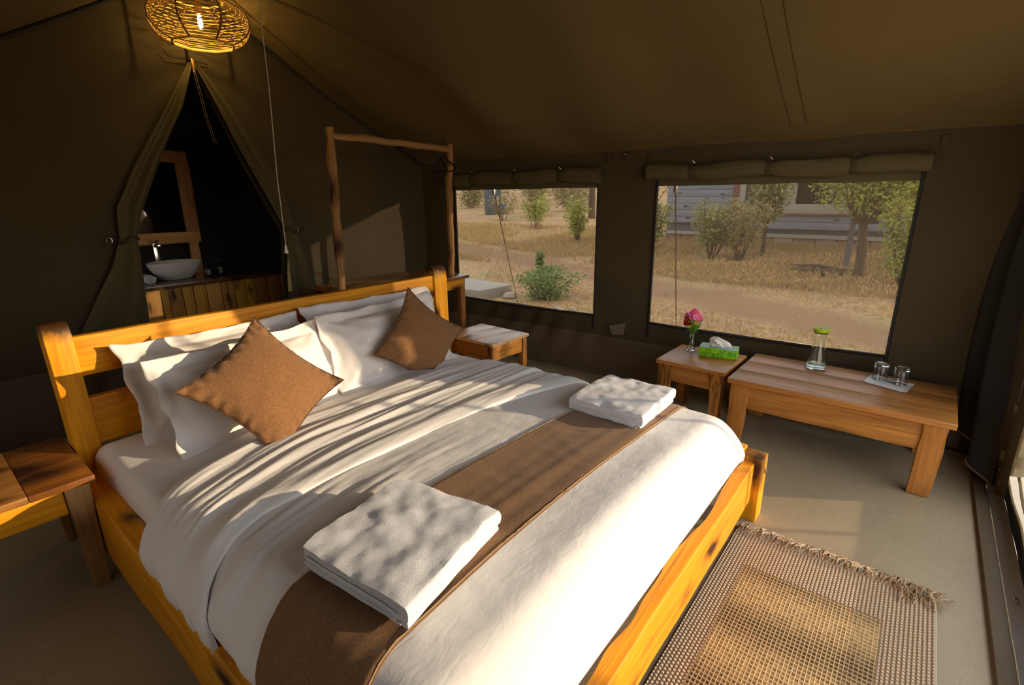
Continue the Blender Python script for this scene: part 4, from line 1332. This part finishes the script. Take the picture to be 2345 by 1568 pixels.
MB().tube([(.25, 0, .06), (.1, 0, .07), (0, 0, .08), (-.1, 0, .07), (-.25, 0, .06)], .004, 6).build('spider', RATD, lamp)
pc = thing('pull_cord', 'thin pale pull cord with a white bell end hanging from the ridge', 'pull cord', (1.545, 2.99, 1.08))
MB().tube([(0, -.075, 1.62), (.002, -.05, .9), (-.004, -.02, .45), (.002, 0, .045)], .0028, 6).build('string', ROPE, pc)
MB().lathe([(.002, .05), (.006, .045), (.007, .025), (.013, .004), (.012, 0), (.001, 0)], (0, 0, 0), 14).build('bell_end', plain('white_plastic', (.75, .72, .66), .4), pc)

# ------------------------------------------------------------------ rug
rg = thing('rug', 'woven beige and brown fringed rug at the foot of the bed', 'rug', (1.35, .06, 0), 0)
RX1, RX2 = .2, 2.052            # world x; fringe at RX2
RYa, RYb = -.235, .43
def rug_cols():
    dx = .0024
    nxr, nyr = int((RX2-RX1)/dx), int((RYb-RYa)/dx)
    X, Y = np.meshgrid(np.linspace(RX1, RX2, nxr), np.linspace(RYa, RYb, nyr))
    inner = (X < RX2-.205) & (Y > RYa+.135) & (Y < RYb-.085)
    I, J = np.meshgrid(np.arange(nxr), np.arange(nyr))
    rng = np.random.RandomState(3)
    nr = rng.rand(*X.shape)
    # border: little raised bumps in staggered rows
    bz = (((I+3*((J//5) % 2)) % 6) < 4).astype(float)*((J % 5) < 3)
    # inner field: pale cords both ways, dark ribbed cells between
    cord = ((I % 7) < 2) | ((J % 5) < 1)
    iz = np.where(cord, 1.0, .45+.2*((I % 7) == 4))
    Z = .0065 + .0030*np.where(inner, iz, bz)
    band = np.clip(.5+.55*np.sin(X*15+1.5*np.sin(X*4)+.4*np.sin(Y*6)), 0, 1)
    light = np.array([.62, .45, .24])
    cellid = rng.rand(4000)
    cb = cellid[((I//7)*131+(J//5)*17) % 4000]
    colb = np.where(bz[..., None] > .5, np.array([.62, .49, .34])*(.85+.3*nr[..., None]), np.array([.27, .20, .13]))
    darkc = np.array([.13, .085, .045])*(1-band[..., None])+np.array([.40, .27, .12])*band[..., None]
    darkc = darkc*(.6+.6*cb[..., None])
    edge_ = inner & ((X > RX2-.2098) | (Y < RYa+.1398) | (Y > RYb-.0898))
    coli = np.where(cord[..., None], light*(.9+.2*nr[..., None])*(.8+.2*band[..., None]), darkc)
    colr = np.where(inner[..., None], coli, colb)
    colr = np.where(edge_[..., None], np.array([.25, .17, .10]), colr)
    return X, Y, Z, colr
X, Y, Z, CR = rug_cols()
nyr, nxr = X.shape
me = bpy.data.meshes.new('weave')
vv = np.stack([X-1.35, Y-.06, Z], -1).reshape(-1, 3)
ii = np.arange(nyr*nxr).reshape(nyr, nxr)
ff = np.stack([ii[:-1, :-1], ii[:-1, 1:], ii[1:, 1:], ii[1:, :-1]], -1).reshape(-1, 4)
me.from_pydata(vv.tolist(), [], ff.tolist())
ca = me.color_attributes.new('thread', 'FLOAT_COLOR', 'POINT')
ca.data.foreach_set('color', np.concatenate([CR.reshape(-1, 3), np.ones((nyr*nxr, 1))], 1).astype(np.float32).ravel())
m, t, b = new_mat('rug_threads')
at = N(t, 'ShaderNodeAttribute', attribute_name='thread')
t.links.new(at.outputs['Color'], b.inputs['Base Color'])
b.inputs['Roughness'].default_value = .95
b.inputs['Specular IOR Level'].default_value = .05
me.materials.append(m)
ob = bpy.data.objects.new('weave', me)
COL.objects.link(ob)
ob.parent = rg
ob['kind'] = 'stuff'
MB().tube([(x-1.35, RYa-.06, .005) for x in np.linspace(RX1, RX2, 30)], .0055, 6).build('edge_binding', plain('rug_binding', (.45, .38, .27), .95), rg)
FR = [plain('fringe_%d' % k, c_, .95) for k, c_ in enumerate(((.45, .33, .20), (.30, .19, .10), (.38, .33, .26)))]
random.seed(5)
fr_mb = [MB(), MB(), MB()]
for i in range(520):
    y = lerp(RYa-.005, RYb, (i+random.random())/520)
    ln = random.uniform(.04, .075)
    dy = random.uniform(-.05, .012)
    curl = random.uniform(-.02, .02)
    z1 = random.uniform(.004, .02)
    end = y < RYa+.10
    p0 = Vector((RX2-.004-1.35, y-.06, .008))
    if end and random.random() < .6:
        dx, dy, z1 = random.uniform(-.05, .05), random.uniform(-.03, .03), random.uniform(.012, .035)
        pts = [p0, p0+Vector((dx*.5+.01, dy+.012, z1)), p0+Vector((dx, dy*1.6, z1*.5)), p0+Vector((dx*1.3-.01, dy*2, .004))]
    else:
        pts = [p0, p0+Vector((ln*.35, dy*.3+curl*.4, z1)), p0+Vector((ln*.75, dy*.75+curl, z1*.7)), p0+Vector((ln, dy, .003))]
    fr_mb[random.choice((0, 0, 1, 1, 2))].tube(pts, random.uniform(.0016, .0026), 4)
for k in range(3):
    o_ = fr_mb[k].build('fringe', FR[k], rg)
    o_['kind'] = 'stuff'

# ------------------------------------------------------------------ outdoors
def gz(x, y): return -.12 + .06*max(0, x-6) + .012*nz(x*.7, y*.7, 3)*min(1, max(0, (x-4)))
m, t, b = new_mat('dry_ground')
v = coords(t)
n1 = noise_tex(t, v, .8, 5, .6, .5)
n2_ = noise_tex(t, v, 14, 5, .7)
c = ramp(t, n1, [(.35, (.46, .28, .13)), (.52, (.54, .35, .17)), (.64, (.42, .33, .13)), (.72, (.30, .30, .10))])
c = mixc(t, ramp(t, n2_, [(.45, (0, 0, 0)), (.62, (.7, .7, .7))]), c, (.26, .15, .075))
# the vehicle track: a bare red-brown band
tc = N(t, 'ShaderNodeTexCoord')
sx = N(t, 'ShaderNodeSeparateXYZ')
t.links.new(tc.outputs['Object'], sx.inputs[0])
tx = math_(t, 'SUBTRACT', sx.outputs['X'], math_(t, 'ADD', 6.55, math_(t, 'MULTIPLY', sx.outputs['Y'], .33)))
tx = math_(t, 'ADD', tx, math_(t, 'MULTIPLY', math_(t, 'SUBTRACT', n1, .5), 1.2))
tr1 = math_(t, 'ABSOLUTE', tx)
c = mixc(t, ramp(t, tr1, [(.35, (.85, .85, .85)), (.75, (0, 0, 0))]), c, (.30, .165, .085))
t.links.new(c, b.inputs['Base Color'])
b.inputs['Roughness'].default_value = .95
bump(t, b, n2_, .6, .05)
mb = MB().grid(lambda u, q: (lambda x, y: (x, y, gz(x, y)))(3.72+(u**2)*86, lerp(-40, 60, q)), 70, 90)
gr = mb.build('ground', m, smooth='open')
structure(gr, 'dry grassy ground with a red dirt track outside the windows')
mb = MB().grid(lambda u, q: (lerp(-40, 90, u), lerp(-60, YF-2.2, q), -.14), 10, 8).grid(lambda u, q: (lerp(-40, XL-.1, u), lerp(YF-2.2, 60, q), -.14), 6, 8)
structure(mb.build('ground_front', m, smooth='open'), 'dry ground in front of the tent')
DECKM, t, b = new_mat('pale_deck_concrete')
c = ramp(t, noise_tex(t, coords(t), 3, 5, .6), [(.35, (.42, .36, .28)), (.65, (.52, .46, .37))])
t.links.new(c, b.inputs['Base Color'])
b.inputs['Roughness'].default_value = .8
structure(MB().box(-1.5, 5.2, YF-2.6, YF-.001, -.12, -.002).build('deck', DECKM), 'pale concrete verandah slab outside the entrance')
vr = MB().grid(lambda u, q: (lerp(-2.5, 6.0, u), lerp(YF-.06, YF-.9, q), 2.40-.08*q-.05*math.sin(PI*u*3)*q), 24, 8)  # unseen sheet, added to dim skylight on the foot of the bed
vr.grid(lambda u, q: (lerp(-2.5, 6.0, u), lerp(YF-.06, YF-.9, q), 2.43-.08*q-.05*math.sin(PI*u*3)*q), 24, 8, True)
structure(vr.build('added_sky_shade', CANVR, smooth='open'), 'unseen canvas sheet added outside the entrance to cut skylight')
pl_ = MB().lathe([(.014, 0), (.014, 2.4)], (3.60, YF-1.5, 0), 10).build('verandah_pole', STEEL)
tag(pl_, 'slim steel verandah pole standing outside the entrance', 'pole')
# dry grass
GR = leafy('dry_grass_blade', (.56, .37, .17), (.46, .35, .14))
def grass(n, fx, name, lab, hmin, hmax, seed):
    rng = np.random.RandomState(seed)
    V_, F_ = [], []
    k = 0
    while k < n:
        x, y = fx(rng)
        d = abs(x-(6.55+.33*y))
        if d < .65 and rng.rand() < .9: continue
        if nz(x*.5, y*.5, seed) < -.28 and rng.rand() < .75: continue
        z = gz(x, y)
        h = rng.uniform(hmin, hmax)
        a = rng.uniform(0, 2*PI)
        w_ = .0025+.003*rng.rand()
        lx, ly = rng.normal(0, .35*h, 2)
        o = len(V_)
        V_.extend([(x-w_*math.cos(a), y-w_*math.sin(a), z-.01), (x+w_*math.cos(a), y+w_*math.sin(a), z-.01), (x+lx*.5, y+ly*.5, z+h*.65), (x+lx*1.3, y+ly*1.3, z+h)])
        F_.extend([(o, o+1, o+2), (o+1, o+3, o+2)])
        k += 1
    mb = MB()
    mb.v, mb.f = V_, F_
    o = mb.build(name, GR, smooth='open')
    tag(o, lab, 'grass', kind='stuff')
def near(rng):
    x = 4.2+rng.rand()**1.3*8
    return x, rng.uniform(-.3+0*x, .55*x+2.5)
def far(rng):
    x = 8.2+rng.rand()*6
    return x, rng.uniform(-.8, x*1.0)
grass(26000, near, 'dry_grass', 'short straw-coloured grass outside the windows', .015, .055, 1)
grass(30000, far, 'tall_dry_grass', 'taller dry grass around the bushes near the cabin', .03, .15, 2)
# shrubs and trees
def leaf_cloud(mb, n, centre, rad, size, rng, squash=1.0):
    for i in range(n):
        d = rng.normal(0, 1, 3)
        d /= np.linalg.norm(d)
        r = rng.rand()**.45
        p = Vector((centre[0]+rad[0]*d[0]*r, centre[1]+rad[1]*d[1]*r, centre[2]+rad[2]*d[2]*r))
        a = Vector(rng.normal(0, 1, 3)).normalized()
        b_ = a.orthogonal().normalized()
        s = size*rng.uniform(.6, 1.3)
        mb.add([p-a*s, p+b_*s*.42, p+a*s, p-b_*s*.42], [(0, 1, 2, 3)])
BARK = wood('tree_bark', 2, light=(.16, .11, .07), dark=(.07, .05, .035), knots=.3, rough=.9, coat=0)
LV = {'yellow': leafy('yellow_green_leaf', (.46, .44, .07), (.28, .36, .07)), 'olive': leafy('olive_leaf', (.22, .27, .08), (.40, .36, .12)), 'green': leafy('green_leaf', (.10, .20, .04), (.26, .34, .08)), 'dry': leafy('dry_leaf', (.34, .22, .09), (.26, .27, .10))}
def shrub(name, lab, cat, x, y, h, wdt, nst, leaves, mat_, seed, size=.035, grp=None, low=.3, trunk=None):
    rng = np.random.RandomState(seed)
    z = gz(x, y)
    e = thing(name, lab, cat, (x, y, z), 0, grp)
    tips = []
    if trunk:
        r0, lean = trunk
        pts = [(lean*q*q*h+.05*nz(q*3, seed, 0), .06*nz(q*3, seed, 5), q*h*.8-.05) for q in np.linspace(0, 1, 9)]
        MB().tube(pts, [lerp(r0, r0*.55, q) for q in np.linspace(0, 1, 9)], 9).build('trunk', BARK, e)
    for k in range(nst):
        a = rng.uniform(0, 2*PI)
        rr = wdt/2*math.sqrt(rng.rand())
        z0 = 0 if not trunk else h*.35
        tip = Vector((rr*math.cos(a), rr*math.sin(a), h*rng.uniform(.75, 1.0)))
        b0 = Vector((tip.x*.12, tip.y*.12, z0-.03))
        midp = b0.lerp(tip, .5)+Vector((0, 0, .06*h))
        MB().tube([b0, midp, tip], [.010*(1+h*.4), .007*(1+h*.4), .003], 5).build('branch' if trunk else 'stem', BARK, e)
        tips.append((b0, tip))
    mb = MB()
    per = leaves//max(1, nst)
    for b0, tip in tips:
        for s in range(4):
            q = lerp(low, 1.0, (s+.5)/4)
            c_ = b0.lerp(tip, q)
            leaf_cloud(mb, per//4, c_, (wdt*.20, wdt*.20, h*.13), size, rng)
    o = mb.build('foliage', mat_, e, smooth='open')
    o['kind'] = 'stuff'
    return e
shrub('shrub', 'low leafy green shrub just outside the left window', 'shrub', 6.15, 4.30, .50, 1.0, 11, 2600, LV['green'], 1, .03, low=.1)
shrub('shrub', 'upright thin sapling behind the low shrub outside the left window', 'shrub', 6.75, 4.80, .66, .26, 4, 620, LV['green'], 2, .032, low=.45)
shrub('shrub', 'yellow-green bush in the grass beyond the track, right of the left window', 'shrub', 11.3, 6.95, 1.15, .9, 8, 1300, LV['yellow'], 3, .05)
shrub('shrub', 'sparse yellow bush in the middle distance of the left window', 'shrub', 13.6, 10.0, 1.1, .9, 6, 700, LV['yellow'], 4, .055)
shrub('shrub', 'pale dry bush farther left beyond the track', 'shrub', 15.5, 12.9, 1.0, 1.4, 6, 700, LV['dry'], 5, .055)
shrub('tree', 'leaning dark tree trunk at the top right of the left window', 'tree', 16.9, 9.8, 2.9, 1.2, 4, 700, LV['olive'], 6, .06, trunk=(.14, -.12))
shrub('shrub', 'olive bush at the left side of the wide window', 'shrub', 10.7, 4.75, 1.15, 1.0, 12, 1700, LV['olive'], 7, .045)
shrub('shrub', 'tall green-leaved bush in front of the blue-grey cabin siding', 'shrub', 10.4, 3.30, 1.15, 1.2, 14, 1900, LV['olive'], 8, .045)
shrub('shrub', 'multi-stemmed bush left of the cabin window', 'shrub', 10.3, 2.75, 1.15, 1.1, 12, 1700, LV['dry'], 9, .042)
shrub('tree', 'slim leafy tree in front of the cabin windows', 'tree', 11.0, 2.5, 1.9, 1.0, 14, 1900, LV['olive'], 10, .05, trunk=(.045, .04), low=.15)
shrub('tree', 'broad yellow-green tree with dark trunk at the right of the wide window', 'tree', 9.4, .76, 2.5, 2.3, 22, 9000, LV['yellow'], 11, .04, trunk=(.075, .05), low=.22)
shrub('shrub', 'yellow-green bush hanging low at the right edge of the wide window', 'shrub', 9.0, .16, 1.35, .75, 10, 2200, LV['yellow'], 31, .035, low=.2)
shrub('tree', 'second leafy tree behind the trunk at the far right of the wide window', 'tree', 10.6, .05, 2.3, 1.9, 16, 5000, LV['olive'], 12, .05, trunk=(.08, -.03), low=.25)
for k, (x, y, h) in enumerate(((20, 17, 2.2), (22, 20.5, 2.4), (23, 14, 2.3), (26, 24, 3), (19.5, 12.4, 1.7), (27, 18, 3), (25, 11, 2.6), (33, 25, 4), (32, 33, 4), (37, 17, 4.5), (17.3, 12.6, 1.5), (25.5, 16.2, 2.3), (22.5, 16.6, 1.7), (29, 21.5, 3.0), (20.6, 19.5, 1.8), (30, 27, 3.2))):
    shrub('thicket', ['dry brown thicket on the slope far beyond the left window', 'olive green thicket on the slope far beyond the left window'][k % 2], 'thicket', x, y, h, h*1.4, 6, 900, LV[('dry', 'olive')[k % 2]], 20+k, .09, 'far thickets on the slope', low=.1)
# cabin
hs = thing('cabin', 'blue-grey board cabin with dark windows beyond the bushes', 'house', (12.6, 2.6, 0))
SID = wood('blue_grey_siding', 1, light=(.30, .33, .38), dark=(.20, .22, .26), knots=.1, rough=.8, coat=0)
FRAME = plain('pale_window_frame', (.40, .37, .30), .8)
RED_ = plain('red_brown_post', (.20, .08, .05), .8)
DARKG = plain('dark_window_glass', (.01, .012, .012), .1)
ST = [plain('foundation_stone_%d' % k, c_, .9) for k, c_ in enumerate(((.30, .20, .14), (.36, .28, .22), (.24, .13, .09)))]
def Hb(y0, y1, z0, z1, xo, th): return MB().box(xo, xo+th, y0-2.6, y1-2.6, z0, z1)
Hb(-.6, 5.2, .1, 3.0, .10, .5).build('wall', plain('cabin_core', (.12, .12, .12), .9), hs)
for i in range(15):
    z0 = .70+.155*i
    Hb(3.62, 5.2, z0, z0+.148, .02+.01*(i % 2)*0, .07).build('siding_board', SID, hs, bevel=.006)
for i in range(2):
    z0 = .55+.155*i+.06
    Hb(-.6, 3.5, z0, z0+.148, .02, .07).build('siding_board', SID, hs, bevel=.006)
Hb(3.50, 3.62, .5, 3.0, -.02, .12).build('corner_post', RED_, hs)
Hb(-.6, 3.5, .94, 1.14, -.01, .1).build('window_sill', FRAME, hs, bevel=.006)
Hb(-.6, 3.5, .905, .938, -.02, .1).build('lower_trim', RED_, hs)
for y0, y1 in ((3.36, 3.5), (2.33, 2.57), (1.30, 1.50), (.2, .4)):
    Hb(y0, y1, 1.14, 2.6, 0, .09).build('window_mullion', FRAME, hs, bevel=.004)
for y0, y1 in ((2.57, 3.36), (1.5, 2.33), (.4, 1.3)):
    Hb(y0, y1, 1.14, 2.6, .06, .02).build('window_pane', DARKG, hs)
Hb(-.6, 5.2, .43, .50, -.06, .14).build('plinth_ledge', plain('ledge', (.36, .33, .3), .9), hs)
random.seed(9)
y = -.6
while y < 5.1:
    wd = random.uniform(.25, .45)
    for z0, z1 in ((-.02, .2), (.205, .425)):
        Hb(y+.008, y+wd-.008, z0, z1, -.03+random.uniform(-.012, .012), .12).build('foundation_stone', random.choice(ST), hs, bevel=.012)
    y += wd
rfm = MB().add([(-.6, -3.4, 2.9), (-.6, 2.9, 2.9), (2.5, 2.9, 4.2), (2.5, -3.4, 4.2), (-.6, -3.4, 3.0), (-.6, 2.9, 3.0), (2.5, 2.9, 4.3), (2.5, -3.4, 4.3)], [(0, 1, 2, 3), (7, 6, 5, 4), (0, 4, 5, 1), (1, 5, 6, 2), (2, 6, 7, 3), (3, 7, 4, 0)])
rfm.build('roof', plain('cabin_roof', (.12, .10, .08), .8), hs)
# water tank shelter, blue bucket
tk = thing('water_tank', 'dark blue-grey ribbed water tank far out in the left window', 'water tank', (17.8, 15.4, gz(17.8, 15.4)))
rings = []
for z in (0, .02, 1.4, 1.5):
    rr = .36 if z < 1.45 else .2
    rings.append([((rr+.022*math.cos(a*14))*math.cos(a), (rr+.022*math.cos(a*14))*math.sin(a), z) for a in np.linspace(0, 2*PI, 113)[:-1]])
MB().loft(rings).build('tank_body', plain('tank_blue_grey', (.09, .11, .14), .6), tk)
MB().tube([(.15, -.55, 0), (.1, -.42, .5), (.05, -.38, 1.0), (.0, -.34, 1.45)], .025, 6).build('green_pipe', plain('green_pipe', (.15, .35, .25), .5), tk)
MB().tube([(-.2, -.44, .35), (-.2, -.44, .75)], .04, 6).build('white_pipe', plain('white_pipe', (.6, .6, .58), .5), tk)
bk = thing('bucket', 'blue plastic bucket standing beside the far water tank', 'bucket', (17.75, 14.86, gz(17.75, 14.86)))
MB().lathe([(.001, 0), (.11, 0), (.14, .42), (.15, .43), (.13, .42), (.1, .02), (.001, .02)], (0, 0, 0), 18).build('bucket_body', plain('blue_plastic', (.02, .10, .45), .4), bk)
MB().tube([(0, .14*math.cos(a), .42+.12*math.sin(a)) for a in np.linspace(0, PI, 10)], .008, 5).build('bucket_handle', STEEL, bk)
# pale concrete slab with stone, stones and pipe end
sb = thing('concrete_block', 'pale flat concrete slab on the ground below the left window', 'concrete block', (6.0, 5.62, gz(6.0, 5.6)))
MB().loft([[(-.55, .5, z), (-.5, -.55, z), (.22, -.62, z), (.30, .5, z)] for z in (-.05, .12, .16)]).build('slab', plain('pale_concrete', (.38, .34, .28), .85), sb, bevel=.02)
for k, (x, y, s, lab) in enumerate(((5.95, 4.85, .12, 'pale stone at the end of the concrete slab'), (5.62, 3.75, .09, 'small grey stone in front of the low shrub'), (5.75, 3.60, .06, 'smaller grey stone right of the low shrub'))):
    rng = np.random.RandomState(k)
    mb = MB().lathe([(.001, -.3*s), (s*.8, -.2*s), (s, .2*s), (s*.75, .6*s), (.001, .72*s)], (0, 0, 0), 10)
    mb.v = [(p[0]*(1+.3*nz(p[0]*9, p[1]*9, k)), p[1]*(1+.3*nz(p[0]*9, p[1]*9, k+4)), p[2]*(1+.3*nz(p[0]*9, p[1]*9, k+8))) for p in mb.v]
    o = mb.build('stone', ST[1] if k else plain('pale_stone', (.45, .38, .28), .9))
    o.location = (x, y, gz(x, y)+.3*s*0)
    tag(o, lab, 'stone')
# dead branches under the big tree
db = thing('brush_pile', 'heap of dead dark branches on the grass left of the big tree', 'brush pile', (9.5, 1.2, gz(9.5, 1.2)))
random.seed(13)
for k in range(14):
    a = random.uniform(-.6, .6)
    l_ = random.uniform(.4, .9)
    c_ = Vector((random.uniform(-.15, .15), random.uniform(-.2, .2), random.uniform(.0, .14)))
    d = Vector((math.sin(a)*.4, math.cos(a), random.uniform(-.12, .12)))*l_/2
    MB().tube([c_-d, c_+Vector((0, 0, .04)), c_+d], [.014, .02, .008], 5).build('branch', BARK, db)
po = MB().box(9.95, 10.03, .93, 1.01, .0, 1.35).build('fence_post', plain('grey_post', (.16, .16, .17), .8))
tag(po, 'square grey post standing left of the big tree trunk', 'post')
# guy ropes
for lab, p0, p1 in (('taut guy rope seen through the left window', (3.62, 3.12, 1.44), (5.81, 4.59, -.12)), ('taut guy rope seen through the wide window', (3.66, 1.45, 1.44), (5.86, 2.19, -.121))):
    g = thing('guy_rope', lab, 'rope', p1, 0, 'guy ropes')
    d = Vector(p0)-Vector(p1)
    MB().tube([(0, 0, 0), d*.5+Vector((0, 0, -.01)), d], .0055, 5).build('rope', plain('rope_brown', (.12, .09, .06), .9), g)
    MB().tube([(0, 0, -.06), (.0, 0, .02), (.02, 0, .03)], .008, 5).build('peg', STEEL, g)
    MB().box(d.x-.012, d.x+.012, d.y-.012, d.y+.012, d.z-.04, d.z+.02).build('ring_clip', STEEL, g, bevel=.004)
